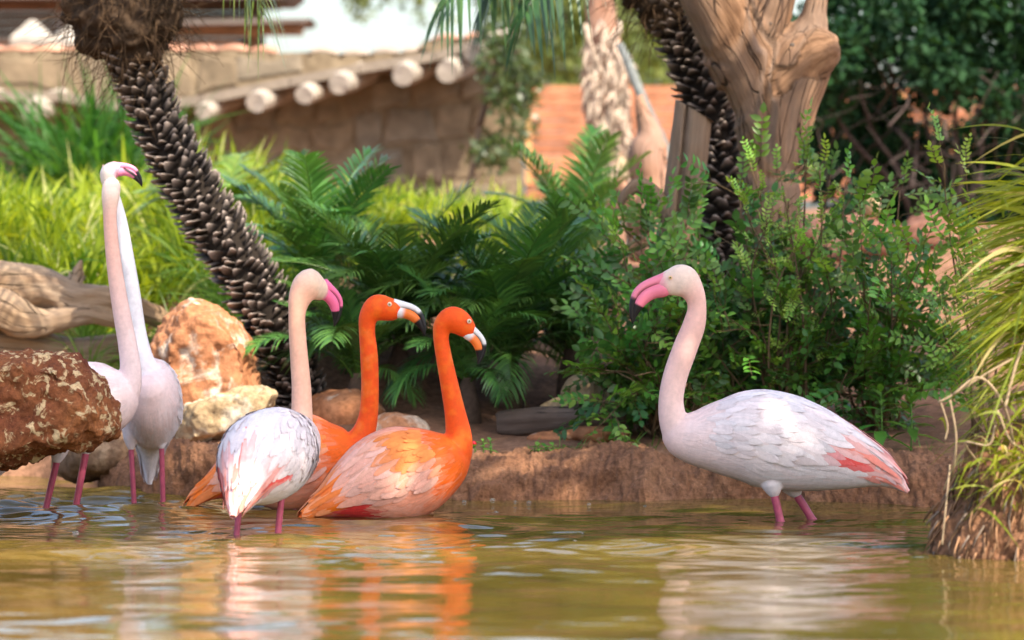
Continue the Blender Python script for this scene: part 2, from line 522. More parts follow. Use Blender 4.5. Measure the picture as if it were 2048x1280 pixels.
# ================================================================ background buildings
rg = random.Random(5)
M['mortar'] = rock_mat('stone_mortar', (.165, .122, .076), (.215, .16, .098), (.255, .196, .125), 3, (.5, .65), 12, .4)
M['wallstone'] = None
def stone_mat():
    m, nt, b = new_mat('wall_stone')
    oi = nt.nodes.new('ShaderNodeObjectInfo'); oc = objco(nt)
    c = ramp(nt, oi.outputs['Random'], [(.0, (.17, .128, .08)), (.3, (.21, .155, .095)), (.6, (.19, .16, .118)), (1.0, (.235, .175, .108))])
    n = noise(nt, oc, 9, 5, .6)
    c = mixc(nt, 1, c, ramp(nt, n, [(.3, (.6, .58, .55)), (.7, (1.25, 1.22, 1.2))]), 'MULTIPLY')
    lk(nt, c, b.inputs['Base Color']); b.inputs['Roughness'].default_value = .9
    bump(nt, b, n, .5, .02)
    return m
M['wallstone'] = stone_mat()
M['limelog'] = col_mat('whitewashed_log', .8, .2, 30, .4, .01, .25, 14)
M['tile'] = col_mat('clay_tile', .8, .25, 30, .4, .01, .3, 10)
M['timber'] = col_mat('brown_timber', .75, .25, 40, .4, .006, .35, 9)
M['metal'] = col_mat('painted_metal', .45, .4)

WY = 19.6
hs = empty('stone_building', at(520, 420, WY), 'ochre stone building with whitewashed rafter ends under its eave, behind the grass', 'building')
def poly_slab(px, Y0, Y1):
    f = np.array([at(x, y, Y0) for x, y in px]); n = len(f)
    b = f + np.array([0, Y1 - Y0, 0])
    F = [list(range(n)), list(range(2 * n - 1, n - 1, -1))] + [[i, i + n, (i + 1) % n + n, (i + 1) % n] for i in range(n)]
    return np.vstack([f, b]), F
EAVE = [(-800, 192), (-60, 190), (120, 192), (250, 215), (400, 200), (580, 163), (720, 136), (870, 112), (960, 84), (1046, 70)]
EX, EYp = np.array([e[0] for e in EAVE]), np.array([e[1] for e in EAVE])
low = [(x, y + 6) for x, y in EAVE] + [(1046, 470), (-800, 470)]
part('wall', *poly_slab(low, WY, WY + .5), M['mortar'], hs, smooth=False)
TOPB = [(-800, 104), (480, 100), (560, 106), (640, 104), (700, 110), (830, 104), (850, 80), (960, 74), (1046, 84)]
TX, TYp = np.array([e[0] for e in TOPB]), np.array([e[1] for e in TOPB])
up = TOPB + [(x, y - 4) for x, y in reversed(EAVE[:-1])]
part('parapet', *poly_slab(up, WY - .12, WY + .4), M['mortar'], hs, smooth=False)
def stone_piece(pts, Y, depth, parent):
    """irregular quadrilateral stone, chamfered towards its face"""
    P = np.array(pts, dtype=float); c = P.mean(0)
    n = len(P)
    o = np.array([at(x, y, Y) for x, y in P]); o[:, 1] += .01
    q = c + (P - c) * .80
    i_ = np.array([at(x, y, Y) for x, y in q]); i_[:, 1] -= depth
    m_ = c + (P - c) * .93
    mm = np.array([at(x, y, Y) for x, y in m_]); mm[:, 1] -= depth * .7
    V = np.vstack([o, mm, i_])
    F = [[i, (i + 1) % n, (i + 1) % n + n, i + n] for i in range(n)] + [[i + n, (i + 1) % n + n, (i + 1) % n + 2 * n, i + 2 * n] for i in range(n)] + [list(range(2 * n, 3 * n))]
    part('stone', V, [list(reversed(f)) for f in F], M['wallstone'], parent, smooth=False)
def stone_field(x0, x1, top, bot, rows, wmean, Y, parent):
    grid_ = []
    for r in range(rows):
        xsr = [x0]
        while xsr[-1] < x1 - wmean * .6: xsr.append(xsr[-1] + wmean * rg.uniform(.6, 1.5))
        xsr[-1] = x1
        for a, b in zip(xsr[:-1], xsr[1:]):
            def yy(x, k):
                t = np.interp(x, *top); bb = bot if not isinstance(bot, tuple) else np.interp(x, *bot)
                return t + (bb - t) * k / rows
            j = lambda: rg.uniform(-13, 13)
            pts = [(a + 3 + j(), yy(a, r) + 4 + j()), ((a + b) / 2, yy((a + b) / 2, r) + 3 + j()), (b - 3 + j(), yy(b, r) + 4 + j()), (b - 3 + j(), yy(b, r + 1) - 4 + j()), ((a + b) / 2 + j(), yy((a + b) / 2, r + 1) - 3 + j()), (a + 3 + j(), yy(a, r + 1) - 4 + j())]
            if pts[3][1] - pts[2][1] > 14: stone_piece(pts, Y, rg.uniform(.006, .02), parent)
stone_field(-790, 1043, (EX, EYp + 26), 440, 4, 78, WY, hs)
stone_field(-790, 1043, (TX, TYp + 6), (EX, EYp - 8), 1, 120, WY - .12, hs)
# eave boards follow the sloping roof edge
for a, b in zip(EAVE[:-1], EAVE[1:]):
    q = [(a[0], a[1] - 9), (b[0] - 2, b[1] - 9), (b[0] - 2, b[1] + 10), (a[0], a[1] + 10)]
    V, F = poly_slab(q, WY - .42, WY - .02)
    part('eave_board', V, F, M['limelog'], hs, np.tile((.22, .18, .14), (len(V), 1)), False)
for lx, ly, lr in ((65, 222, 27), (405, 224, 19), (512, 205, 24), (608, 190, 22), (678, 168, 25), (805, 150, 26), (895, 143, 26), (945, 106, 22), (-60, 222, 24)):
    p = at(lx, ly, WY - .5); r = pxm(lr, WY - .5)
    lp = np.array([p + np.array([.03 * k, .12 * k, .02 * k]) for k in range(6)])
    V, F = tube(lp, [r * .86] + [r] * 5, 12)
    V = V + .004 * fbm(V * 25, 2)[:, None]
    part('rafter_end', V, F, M['limelog'], hs, np.tile((.36, .31, .255), (len(V), 1)), False)
k = 0
for tx in np.arange(-813, 1040, 62):
    ty = np.interp(tx + 30, TX, TYp) - 4
    if 545 < tx < 560: continue
    w = pxm(58, WY - .15) / 2
    c = at(tx + 30, ty, WY - .12)
    th = np.linspace(0, math.pi, 7)
    ring = np.stack([-np.cos(th) * w, 0 * th, np.sin(th) * w * .42], 1)
    V = np.vstack([c + ring + [0, 0, -.02], c + ring * .92 + [0, .55, .02], c + ring * .86 + [0, 0, -.035], c + ring * .8 + [0, .55, .005]])
    F = [[i, i + 1, i + 8, i + 7] for i in range(6)] + [[i + 14, i + 21, i + 22, i + 15] for i in range(6)] + [[i, i + 14, i + 15, i + 1] for i in range(6)]
    g = rg.uniform(.8, 1.2)
    part('roof_tile', V, F, M['tile'], hs, np.tile(np.array((.46, .235, .15) if tx < 560 or tx > 850 else (.34, .27, .21)) * g, (len(V), 1)), True)

# --- dark timber aviary behind the roof
HY = 24.0
hut = empty('timber_hut', at(250, 470, HY), 'dark brown timber hut with stepped eave beams above the stone roof', 'hut')
for i, y in enumerate(range(-60, 120, 17)):
    V, F = bevel_box(at(170, y + 8, HY + .05 + .006 * (i % 3)), (pxm(720, HY) / 2, .02, pxm(15.6, HY) / 2), .004)
    g = rg.uniform(.75, 1.25)
    part('plank', V, F, M['timber'], hut, np.tile(np.array((.15, .085, .052)) * g, (len(V), 1)), False)
for x, wdt, c in ((118, 14, (.62, .66, .70)), (330, 20, (.20, .12, .075)), (-20, 20, (.20, .12, .075)), (505, 22, (.22, .13, .08))):
    V, F = bevel_box(at(x, 20, HY - .06), (pxm(wdt, HY) / 2, .045, pxm(180, HY) / 2), .006)
    part('post', V, F, M['timber'], hut, np.tile(c, (len(V), 1)), False)
for x0, x1, y, hh, c in ((-190, 560, 12, 16, (.19, .11, .07)), (340, 606, 60, 22, (.33, .20, .12)), (-190, 470, 84, 14, (.25, .145, .09))):
    V, F = bevel_box(at((x0 + x1) / 2, y, HY - .16), (pxm(x1 - x0, HY) / 2, .06, pxm(hh, HY) / 2), .01)
    part('beam', V, F, M['timber'], hut, np.tile(c, (len(V), 1)), False)
V, F = poly_slab([(-190, -4), (570, -4), (592, -22), (-190, -40)], HY - .55, HY + .6)
part('roof', V, F, M['timber'], hut, np.tile((.16, .12, .10), (len(V), 1)), False)
V, F = poly_slab([(330, 50), (610, 44), (622, 36), (330, 40)], HY - .5, HY + .3)
part('eave_cap', V, F, M['timber'], hut, np.tile((.17, .14, .12), (len(V), 1)), False)
mb = MB()
for x in range(-20, 350, 9):
    p, q = at(x, -50, HY - .12), at(x, 82, HY - .12); mb.add(*tube([p, q], .0035, 4), (.33, .27, .22))
for y in range(-45, 80, 9):
    p, q = at(-20, y, HY - .124), at(345, y, HY - .124); mb.add(*tube([p, q], .0035, 4), (.33, .27, .22))
mb.part('wire_screen', M['metal'], hut)
for cx, cy, ww, lab in ((66, 62, 40, 'pale pyramid capstone on the roof edge beside the white hut post'), (140, 66, 34, 'smaller pale pyramid capstone half hidden by the palm crown')):
    c = at(cx, cy + 28, 22.0); w = pxm(ww, 22.0)
    root = empty('capstone', c, lab, 'capstone')
    V = np.array([[-w, -w, 0], [w, -w, 0], [w, w, 0], [-w, w, 0], [-w, -w, w * .35], [w, -w, w * .35], [w, w, w * .35], [-w, w, w * .35], [-.12 * w, -.12 * w, w * 1.25], [.12 * w, -.12 * w, w * 1.25], [.12 * w, .12 * w, w * 1.25], [-.12 * w, .12 * w, w * 1.25]]) + c
    F = [[0, 1, 5, 4], [1, 2, 6, 5], [2, 3, 7, 6], [3, 0, 4, 7], [4, 5, 9, 8], [5, 6, 10, 9], [6, 7, 11, 10], [7, 4, 8, 11], [8, 9, 10, 11], [3, 2, 1, 0]]
    part('pyramid', V, F, M['limelog'], root, np.tile((.36, .32, .27), (12, 1)), False)
    V, F = box(c + [0, 0, -.6], (w * .8, w * .8, .602)); part('pier', V, F, M['limelog'], root, np.tile((.42, .33, .25), (8, 1)), False)

# --- terracotta fence behind the palms
FY = 22.5
fe = empty('plank_fence', at(1450, 470, FY), 'reddish terracotta plank fence behind the palms and the dark hedge', 'fence')
for i, y in enumerate(range(172, 400, 23)):
    for j, (x0, x1) in enumerate(((1052, 1420), (1424, 1800), (1804, 2180))):
        V, F = bevel_box(at((x0 + x1) / 2, y + 11, FY + .004 * ((i + j) % 2)), (pxm(x1 - x0, FY) / 2, .02, pxm(21.4, FY) / 2), .004)
        g = rg.uniform(.8, 1.2)
        part('plank', V, F, M['timber'], fe, np.tile(np.array((.40, .165, .085)) * g, (len(V), 1)), False)
for x in (1056, 1424, 1802, 2178):
    V, F = bevel_box(at(x, 270, FY - .07), (pxm(13, FY) / 2, .04, pxm(200, FY) / 2), .006)
    part('post', V, F, M['timber'], fe, np.tile((.62, .33, .13), (len(V), 1)), False)

# ================================================================ flamingos
def ring_data(spine, lat, n=70):
    D = np.array([[*at(x, y, Y), pxm(hh, Y), pxm(hw, Y)] for x, y, Y, hh, hw in spine])
    D = crom(D, n)
    C = D[:, :3]
    T, L, U = frames(C, lat)
    if U[:, 2].sum() < 0: L, U = -L, -U
    ln = np.concatenate([[0], np.cumsum(np.linalg.norm(np.diff(C, axis=0), axis=1))])
    return dict(C=C, T=T, L=L, U=U, rz=np.maximum(D[:, 3], .002), rx=np.maximum(D[:, 4], .002), S=ln / ln[-1], len=ln[-1])
def surf(B, s, th):
    s = np.asarray(s); sc = np.clip(s, 0, 1)
    g = lambda A: np.stack([np.interp(sc, B['S'], A[:, j]) for j in range(3)], -1)
    C, L, U = g(B['C']), nrm(g(B['L'])), nrm(g(B['U']))
    C = C + nrm(g(B['T'])) * (np.maximum(s - 1, 0) * B['len'])[..., None]
    rx, rz = np.interp(sc, B['S'], B['rx']), np.interp(sc, B['S'], B['rz'])
    c, n = np.cos(th), np.sin(th)
    P = C + L * (rx * c)[..., None] + U * (rz * n)[..., None]
    N = nrm(L * (c / rx)[..., None] + U * (n / rz)[..., None])
    return P, N, rx, rz
FU = np.array([0, .22, .48, .72, .9, 1.0]); FW = np.array([.5, .9, 1.0, .86, .5, .06])
def feathers(B, s0, th0, length, width, h0, lift, cols, skew=0, keep_w=True):
    """feather vanes laid over the body surface from front to rear"""
    n = len(s0)
    u = FU[None, :, None]; col = np.array([-1, 0, 1.0])[None, None, :]
    one = np.ones((n, 6, 3))
    s = s0[:, None, None] + u * (length / B['len'])[:, None, None] * one
    sc = np.clip(s, 0, 1)
    rx, rz = np.interp(sc, B['S'], B['rx']), np.interp(sc, B['S'], B['rz'])
    t0 = th0[:, None, None] * one
    rl = np.maximum(np.sqrt((rx * np.sin(t0)) ** 2 + (rz * np.cos(t0)) ** 2), .012)
    th = t0 + col * FW[None, :, None] * width[:, None, None] / 2 / rl + np.broadcast_to(np.asarray(skew), (n,))[:, None, None] * u
    P, N, _, _ = surf(B, s, th)
    h = (h0[:, None, None] + lift[:, None, None] * u ** 1.6 + (1 - col ** 2) * width[:, None, None] * .02) * one
    V = (P + N * h[..., None]).reshape(-1, 3)
    base = np.arange(n)[:, None] * 18
    q = np.array([[r * 3 + c, r * 3 + c + 1, r * 3 + c + 4, r * 3 + c + 3] for r in range(5) for c in range(2)])
    F = (base[:, :, None] + q[None]).reshape(-1, 4)
    shade = np.array([.93, 1.03, .93])[None, None, :, None] * np.ones((n, 6, 3, 1))
    C = (np.asarray(cols)[:, None, None, :] * shade).reshape(-1, 3)
    return V, F, C

UPPER = np.array([[1334, 557, 16], [1310, 563, 11.5], [1290, 571, 9.8], [1275, 583, 8.8], [1267, 600, 7.6], [1264, 618, 6.4], [1264, 634, 4.5], [1266, 648, 1.2]])
LOWER = np.array([[1342, 573, 12], [1327, 577, 16.5], [1306.5, 583, 14.5], [1291, 592, 13.8], [1279.5, 605, 11.8], [1272.5, 620, 8.2], [1268.5, 633, 4.6], [1267, 644, 1.4]])
B0, B1 = np.array([1328., 568.]), np.array([1266., 648.])
def beak_part(name, tpl, base, tip, outer, lat, thick, cfun, parent):
    d2 = B1 - B0; l2 = np.linalg.norm(d2); e1 = d2 / l2; e2 = np.array([e1[1], -e1[0]])
    if e2 @ np.array([-1., 0]) < 0: e2 = -e2          # template: outer side faces the bird's front
    ax = nrm(tip - base); sc = np.linalg.norm(tip - base) / l2
    ov = nrm(np.asarray(outer) - ax * (np.asarray(outer) @ ax))
    rel = tpl[:, :2] - B0
    P = base + ax * ((rel @ e1) * sc)[:, None] + ov * ((rel @ e2) * sc)[:, None]
    D = crom(np.column_stack([P, tpl[:, 2] * sc]), 34)
    T, L, U = frames(D[:, :3], lat)
    V, F = loft(D[:, :3], L, U, D[:, 3] * thick, D[:, 3], 14)
    t = np.repeat(np.linspace(0, 1, 34), 14); t = np.concatenate([t, [0, 1]])
    v = np.concatenate([np.tile(np.sin(np.linspace(0, 2 * math.pi, 14, endpoint=False)), 34), [0, 0]])
    sgn = np.sign((U[5] @ ov))
    return part(name, V, F, M['horn'], parent, cfun(t, v * sgn))

def flamingo(label, spine, neck, beak, eye, legs, lat, pal, seed, nfeath=1300, head_from=.84, thigh=True, group=None):
    rs = np.random.RandomState(seed)
    lat = nrm(np.asarray(lat, dtype=float))
    B = ring_data(spine, lat)
    wl = at(legs[0][2], legs[0][3], legs[0][4])
    root = empty('flamingo', (wl[0], wl[1], -.42), label, 'flamingo', group)
    # --- one continuous skin: trunk, neck, head and thighs fused
    Vs, Fs = loft(B['C'], B['L'], B['U'], B['rx'], B['rz'], 28)
    Vs, Fs = [Vs], [Fs]
    N = np.array([[*at(x, y, Y), pxm(r, Y), k] for x, y, Y, r, k in neck])
    N = crom(N, 110)
    T, L, U = frames(N[:, :3], lat)
    V, F = loft(N[:, :3], L, U, N[:, 3] * N[:, 4], N[:, 3], 22)
    Vs.append(V); Fs.append(F)
    if thigh:
        for (tx, ty, wx_, wy_, Yl, wr) in legs:
            a, b = at(tx, ty, Yl), at(wx_, wy_, Yl)
            d = b - a
            dn_ = nrm(d) * pxm(1, Yl)
            V, F = tube([a - dn_ * 45, a - dn_ * 16, a - dn_ * 1, a + dn_ * 9], [pxm(wr * 3.1, Yl), pxm(wr * 2.7, Yl), pxm(wr * 1.75, Yl), pxm(wr * .9, Yl)], 12)
            Vs.append(V); Fs.append(F)
    AV, AF, n0 = [], [], 0
    for v, f in zip(Vs, Fs):
        AV.append(v); AF.extend([[i + n0 for i in q] for q in f]); n0 += len(v)
    V, F, NV = remesh(np.vstack(AV), AF, .0042, 7)
    V = V + NV * .0007
    # plumage colour from where on the bird each point lies
    dn = ((V[:, None, :] - N[None, :, :3]) ** 2).sum(2)
    kn = dn.argmin(1); qn = np.sqrt(dn[np.arange(len(V)), kn]) / N[kn, 3]
    db = ((V[:, None, :] - B['C'][None]) ** 2).sum(2)
    kb = db.argmin(1)
    upv = ((V - B['C'][kb]) * B['U'][kb]).sum(1) / B['rz'][kb]
    sd = ((V - B['C'][kb]) * B['L'][kb]).sum(1) / B['rx'][kb]
    fine = fbm(V * 40, 3, seed)
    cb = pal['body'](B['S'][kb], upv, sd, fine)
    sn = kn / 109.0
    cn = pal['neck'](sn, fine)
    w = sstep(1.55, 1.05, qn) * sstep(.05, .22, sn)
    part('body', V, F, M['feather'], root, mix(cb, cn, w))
    # --- contour feathers over the trunk
    n = nfeath
    s0 = rs.uniform(.06, .93, n) ** 1.0
    th = rs.uniform(0, 2 * math.pi, n)
    order = np.argsort(-s0); s0, th = s0[order], th[order]
    ln = (.050 + .060 * s0) * rs.uniform(.8, 1.2, n)
    ln = np.minimum(ln, (1.0 - s0) * B['len'] + .004)
    wd = (.010 + .008 * s0) * rs.uniform(.8, 1.25, n)
    up = np.sin(th); side = np.cos(th)
    cols = pal['body'](s0 + .3 * ln / B['len'], up, side, rs.uniform(-.5, .5, n)) * rs.uniform(.93, 1.06, n)[:, None]
    sk = rs.normal(0, .12, n)
    fv, ff, fc = feathers(B, s0, th, ln, wd, rs.uniform(.0004, .0009, n), rs.uniform(.0002, .0010, n), np.minimum(cols, .95), sk)
    o = part('plumage', fv, ff, M['feather'], root, fc); o['kind'] = 'stuff'
    # --- folded wings: covert rows, then long feathers trailing over the rump
    for sgn in (1, -1):
        S0, TH, LN, WD, H0, LF, CC, SK = [], [], [], [], [], [], [], []
        rows = [(.20, .55, .055, .020, 18), (.26, .7, .065, .022, 18), (.32, .8, .075, .024, 18), (.39, .85, .09, .026, 17), (.46, .85, .11, .028, 16), (.53, .85, .13, .030, 14), (.60, .75, .145, .028, 14)]
        for r, (s_, spread, l_, w_, m_) in enumerate(rows):
            for j in range(m_):
                e = (j + .5) / m_
                el = -.35 + 1.55 * e + rs.normal(0, .03)              # elevation above the flank
                t_ = el if sgn > 0 else math.pi - el
                S0.append(s_ + .10 * (e - .5) ** 2 + rs.normal(0, .018)); TH.append(t_)
                LN.append(l_ * rs.uniform(.88, 1.12)); WD.append(w_ * rs.uniform(.9, 1.1))
                H0.append(.0008 + .00012 * (len(rows) - r)); LF.append(rs.uniform(.0012, .0052) * (1.0 + .5 * (e < .25)))
                SK.append(-sgn * .10 + rs.normal(0, .05))
                CC.append((S0[-1] + .5 * LN[-1] / B['len'], math.sin(t_), math.cos(t_)))
        CC = np.array(CC)
        cols = pal['wing'](CC[:, 0], CC[:, 1], CC[:, 2], rs.uniform(-.5, .5, len(CC))) * rs.uniform(.84, 1.06, len(CC))[:, None]
        A = [np.array(x) for x in (S0, TH, LN, WD, H0, LF)]
        fv, ff, fc = feathers(B, *A, np.minimum(cols, .95), np.array(SK))
        o = part('wing', fv, ff, M['feather'], root, fc)
    # --- tail and wing tips
    n = 64
    s0 = rs.uniform(.62, .86, n); th = rs.uniform(-.5, math.pi + .5, n)
    ln = (1.0 - s0 + rs.uniform(-.13, .0, n)) * B['len']; wd = rs.uniform(.008, .020, n)
    cols = pal['tail'](s0, np.sin(th), np.cos(th), rs.uniform(-.5, .5, n)) * rs.uniform(.9, 1.08, n)[:, None]
    fv, ff, fc = feathers(B, s0, th, ln, wd, rs.uniform(.001, .002, n), rs.uniform(.0, .014, n), np.minimum(cols, .95), rs.normal(0, .18, n))
    part('tail', fv, ff, M['feather'], root, fc)
    # --- bill
    base, tip, outer = beak[:3]
    beak_part('upper_mandible', UPPER, base, tip, outer, lat if len(beak) < 4 else beak[3], .92, pal['upper'], root)
    beak_part('lower_mandible', LOWER, base, tip, outer, lat if len(beak) < 4 else beak[3], .95, pal['lower'], root)
    # --- eyes
    if eye:
        ex, ey, eY, off = eye
        hl = lat if len(beak) < 4 else beak[3]
        c = at(ex, ey, eY)
        sv, sf = ico(2)
        for sg in (1, -1):
            p = c + hl * (off * sg)
            eo = part('eye', sv * .0054 + p, sf, M['eye'], root, np.tile(pal['eye'], (len(sv), 1)))
            q = p + hl * (.0036 * sg)
            part('pupil', sv * np.array([.0025, .0025, .0025]) + q, sf, M['eye'], eo, np.tile((.01, .01, .01), (len(sv), 1)))
            rr = np.linspace(0, 2 * math.pi, 15)
            a1 = nrm(np.cross(hl, [0, 0, 1.0])); a2 = np.cross(hl, a1)
            ring = p + hl * (.0016 * sg) + a1 * (np.cos(rr) * .0058)[:, None] + a2 * (np.sin(rr) * .0058)[:, None]
            part('eyelid', *tube(ring, .0011, 5), M['horn'], eo, np.tile(pal['lid'], (15 * 5 + 2, 1)))
    # --- legs down to the pond bed, webbed feet
    for (tx, ty, wx_, wy_, Yl, wr) in legs:
        a, b = at(tx, ty, Yl), at(wx_, wy_, Yl)
        r = pxm(wr, Yl)
        d = (b - a) / max(a[2] - b[2], .02)
        foot = b + np.array([d[0] * .12, 0, -.405])
        knee = b + np.array([d[0] * .05, .0, -.06])
        V, F = tube([a + [0, 0, .05], a, a * .5 + b * .5, b, knee, (knee + foot) / 2, foot], [r * 1.1, r, r * .95, r * .98, r * 1.5, r * .85, r * .9], 12, 40)
        pc = np.array(pal['leg'])
        cl = pc * (1 + .10 * fbm(V * 60, 2, seed))[:, None]
        lo_ = part('leg', V, F, M['legskin'], root, cl)
        fd = np.array(pal['face']); fs = np.array([-fd[1], fd[0], 0])
        mbf = MB()
        tips = [foot + (fd * .085 + fs * k * .05) + [0, 0, -.004] for k in (-1, 0, 1)]
        for t_ in tips: mbf.add(*tube([foot, (foot + t_) / 2 + [0, 0, .004], t_], [.007, .006, .003], 6), pc * .9)
        web = np.vstack([foot, tips[0], (tips[0] + tips[1]) / 2 - fd * .018, tips[1], (tips[1] + tips[2]) / 2 - fd * .018, tips[2]])
        mbf.add(np.vstack([web + [0, 0, .001], web - [0, 0, .003]]), [[0, 1, 2], [0, 2, 3], [0, 3, 4], [0, 4, 5], [6, 8, 7], [6, 9, 8], [6, 10, 9], [6, 11, 10]], pc * .8)
        mbf.part('foot', M['legskin'], lo_)
    return root

def A3(*c): return np.array(c, dtype=float)
WHITE, PINKW, PEACH = A3(.82, .755, .77), A3(.83, .64, .62), A3(.80, .53, .42)
CORAL, CRIM = A3(.86, .20, .13), A3(.72, .04, .035)
ORANGE, DEEP, SALM, PALE = A3(.86, .130, .006), A3(.84, .085, .004), A3(.85, .30, .17), A3(.86, .41, .30)
def white_pal(neck_lo, neck_hi, headc, blush, coral=None, beakc=(.82, .23, .32), face=(-1, 0, 0), leg=(.44, .075, .13)):
    bk = A3(*beakc)
    def body(s, up, sd, n):
        c = mix(mix(PINKW * A3(.98, .97, .96), WHITE, sstep(.05, .42, s + .1 * n)), PINKW, np.clip(blush * (.5 + n), 0, .8))
        if coral is not None: c = mix(c, coral, np.clip(sstep(.80, .97, s + .06 * n) * .7, 0, 1))
        return c
    def wing(s, up, sd, n):
        c = mix(WHITE, PINKW, np.clip(.25 + blush * n, 0, 1))
        if coral is not None:
            k = sstep(.62, .72, s + .05 * n) * sstep(.55, .2, np.abs(up - .3)) * .62
            c = mix(c, coral, k)
            c = mix(c, CRIM * A3(1.1, 1.5, 1.5), sstep(.60, .64, s) * sstep(.78, .72, s) * sstep(.22, .12, np.abs(up + .02)) * .9)
        return c
    def tail(s, up, sd, n):
        c = mix(WHITE, PINKW, np.clip(.5 + n, 0, 1))
        return mix(c, coral, np.clip(.5 + .8 * n, 0, 1)) if coral is not None else c
    def neck(s, n):
        c = mix(neck_lo, neck_hi, sstep(.1, .75, s)); c = mix(c, headc, sstep(.80, .90, s)); c = mix(c, bk * A3(1, 1.3, 1.2), sstep(.95, .985, s) * .8)
        return c * (1 + .06 * n)[:, None]
    def upper(t, v):
        c = mix(np.tile(bk, (len(t), 1)), (.012, .011, .012), sstep(.57, .62, t))
        return mix(c, (.02, .015, .015), sstep(-.30, -.55, v) * sstep(.10, .2, t))
    def lower(t, v):
        c = mix(np.tile(bk * A3(1.0, .92, .95), (len(t), 1)), (.012, .011, .012), sstep(.66, .70, t))
        return mix(c, (.02, .015, .015), sstep(.85, .97, v) * sstep(.12, .2, t))
    return dict(body=body, wing=wing, tail=tail, neck=neck, upper=upper, lower=lower, eye=(.75, .55, .25), lid=(.80, .50, .42), leg=leg, face=face)
def orange_pal(face):
    def body(s, up, sd, n):
        c = mix(np.tile(ORANGE, (len(s), 1)), SALM, sstep(.10, .28, s + .08 * n))
        c = mix(c, PALE, np.clip(.55 + .5 * n, 0, 1) * sstep(.2, .4, s))
        c = mix(c, ORANGE, sstep(.72, .84, s + .05 * n))
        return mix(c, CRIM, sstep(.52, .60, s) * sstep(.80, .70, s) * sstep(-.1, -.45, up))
    def wing(s, up, sd, n):
        k = sstep(.52, .40, s + .10 * n) * sstep(-.15, .35, up + .3 * n)
        c = mix(np.tile(PALE, (len(s), 1)), A3(.87, .53, .44), np.clip(.5 + n, 0, 1))
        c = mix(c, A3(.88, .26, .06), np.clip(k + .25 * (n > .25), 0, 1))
        return mix(c, ORANGE * A3(1, 1.3, 1.3), sstep(.66, .76, s + .04 * n))
    def tail(s, up, sd, n): return mix(np.tile(A3(.88, .20, .025), (len(s), 1)), A3(.87, .34, .16), np.clip(.4 + n, 0, 1))
    def neck(s, n):
        c = mix(np.tile(DEEP, (len(s), 1)), ORANGE, sstep(-.3, .5, n)); c = mix(c, A3(.86, .20, .05), sstep(.5, .95, n) * .4)
        return c
    def upper(t, v):
        c = mix(np.tile(A3(.74, .70, .68), (len(t), 1)), (.012, .011, .012), sstep(.50, .56, t))
        return mix(c, (.02, .015, .015), sstep(-.30, -.55, v) * sstep(.10, .2, t))
    def lower(t, v):
        c = mix(np.tile(A3(.74, .70, .68), (len(t), 1)), A3(.86, .19, .03), sstep(.22, .34, t))
        c = mix(c, (.012, .011, .012), sstep(.62, .67, t))
        return mix(c, (.02, .015, .015), sstep(.85, .97, v) * sstep(.12, .2, t))
    return dict(body=body, wing=wing, tail=tail, neck=neck, upper=upper, lower=lower, eye=(.80, .66, .38), lid=(.80, .62, .50), leg=(.46, .11, .13), face=face)

# right-hand bird, in profile facing left
YF = 10.98
flamingo('pale pink flamingo in profile with curved neck, standing before the leafy shrubs',
    [(1326, 868, YF, 12, 10), (1345, 870, YF, 36, 32), (1392, 876, YF, 56, 50), (1445, 875, YF, 76, 64), (1505, 874, YF, 95, 78), (1565, 884, YF + .01, 97, 80), (1625, 898, YF + .015, 86, 72), (1690, 916, YF + .02, 65, 54), (1742, 934, YF + .03, 43, 36), (1784, 956, YF + .03, 21, 20), (1814, 982, YF + .03, 4, 5)],
    [(1430, 890, YF, 40, .9), (1372, 880, YF, 36, .95), (1350, 850, YF, 30, .95), (1342, 805, YF, 25, .95), (1350, 755, YF, 24.5, .95), (1369, 700, YF, 24.5, .95), (1388, 650, YF, 22.5, .95), (1394, 612, YF, 18.5, .95), (1386, 584, YF, 23, .9), (1366, 562, YF, 32.5, .72), (1346, 564, YF, 28, .70), (1328, 569, YF, 22, .70), (1318, 572, YF, 15, .7)],
    (at(1328, 569, YF), at(1266, 648, YF), A3(-1, 0, .6)), (1339, 555, YF, .0275),
    [(1548, 985, 1560, 1040, YF - .03, 8.5), (1592, 985, 1622, 1036, YF + .06, 8.5)],
    (.03, -1, 0), white_pal(A3(.82, .60, .56), A3(.83, .49, .42), A3(.83, .63, .52), .5, CORAL), 3)

# front white bird, seen from behind
YC = 10.45
flamingo('white flamingo seen from behind with a peach neck, its tail towards the pond',
    [(603, 868, YC + .36, 14, 14), (600, 875, YC + .33, 38, 36), (588, 885, YC + .27, 62, 56), (562, 900, YC + .18, 86, 76), (535, 912, YC + .06, 92, 88), (512, 928, YC - .05, 86, 80), (493, 955, YC - .14, 62, 54), (480, 990, YC - .22, 36, 30), (470, 1014, YC - .27, 16, 16), (466, 1032, YC - .30, 4, 5)],
    [(580, 905, YC + .26, 34, 1), (598, 872, YC + .32, 29, 1), (603, 830, YC + .34, 22, 1), (603, 780, YC + .34, 19.5, 1), (599, 725, YC + .34, 18, 1), (595, 670, YC + .34, 17, 1), (594, 628, YC + .34, 17, 1), (600, 596, YC + .35, 23, 1), (616, 570, YC + .37, 33, .9), (630, 574, YC + .39, 28, .85), (642, 582, YC + .41, 21, .85), (650, 586, YC + .42, 14, .85)],
    (at(648, 578, YC + .41), at(668, 653, YC + .44), A3(1, .6, .2), nrm(A3(.5, -.85, 0))), (633, 566, YC + .385, .0215),
    [(478, 1018, 473, 1072, YC - .03, 6.5), (563, 990, 556, 1066, YC + .03, 7)],
    (-.93, -.30, 0), white_pal(A3(.82, .49, .36), A3(.82, .44, .30), A3(.80, .58, .43), .22, CORAL, (.84, .17, .34), (.5, .85, 0)), 5)

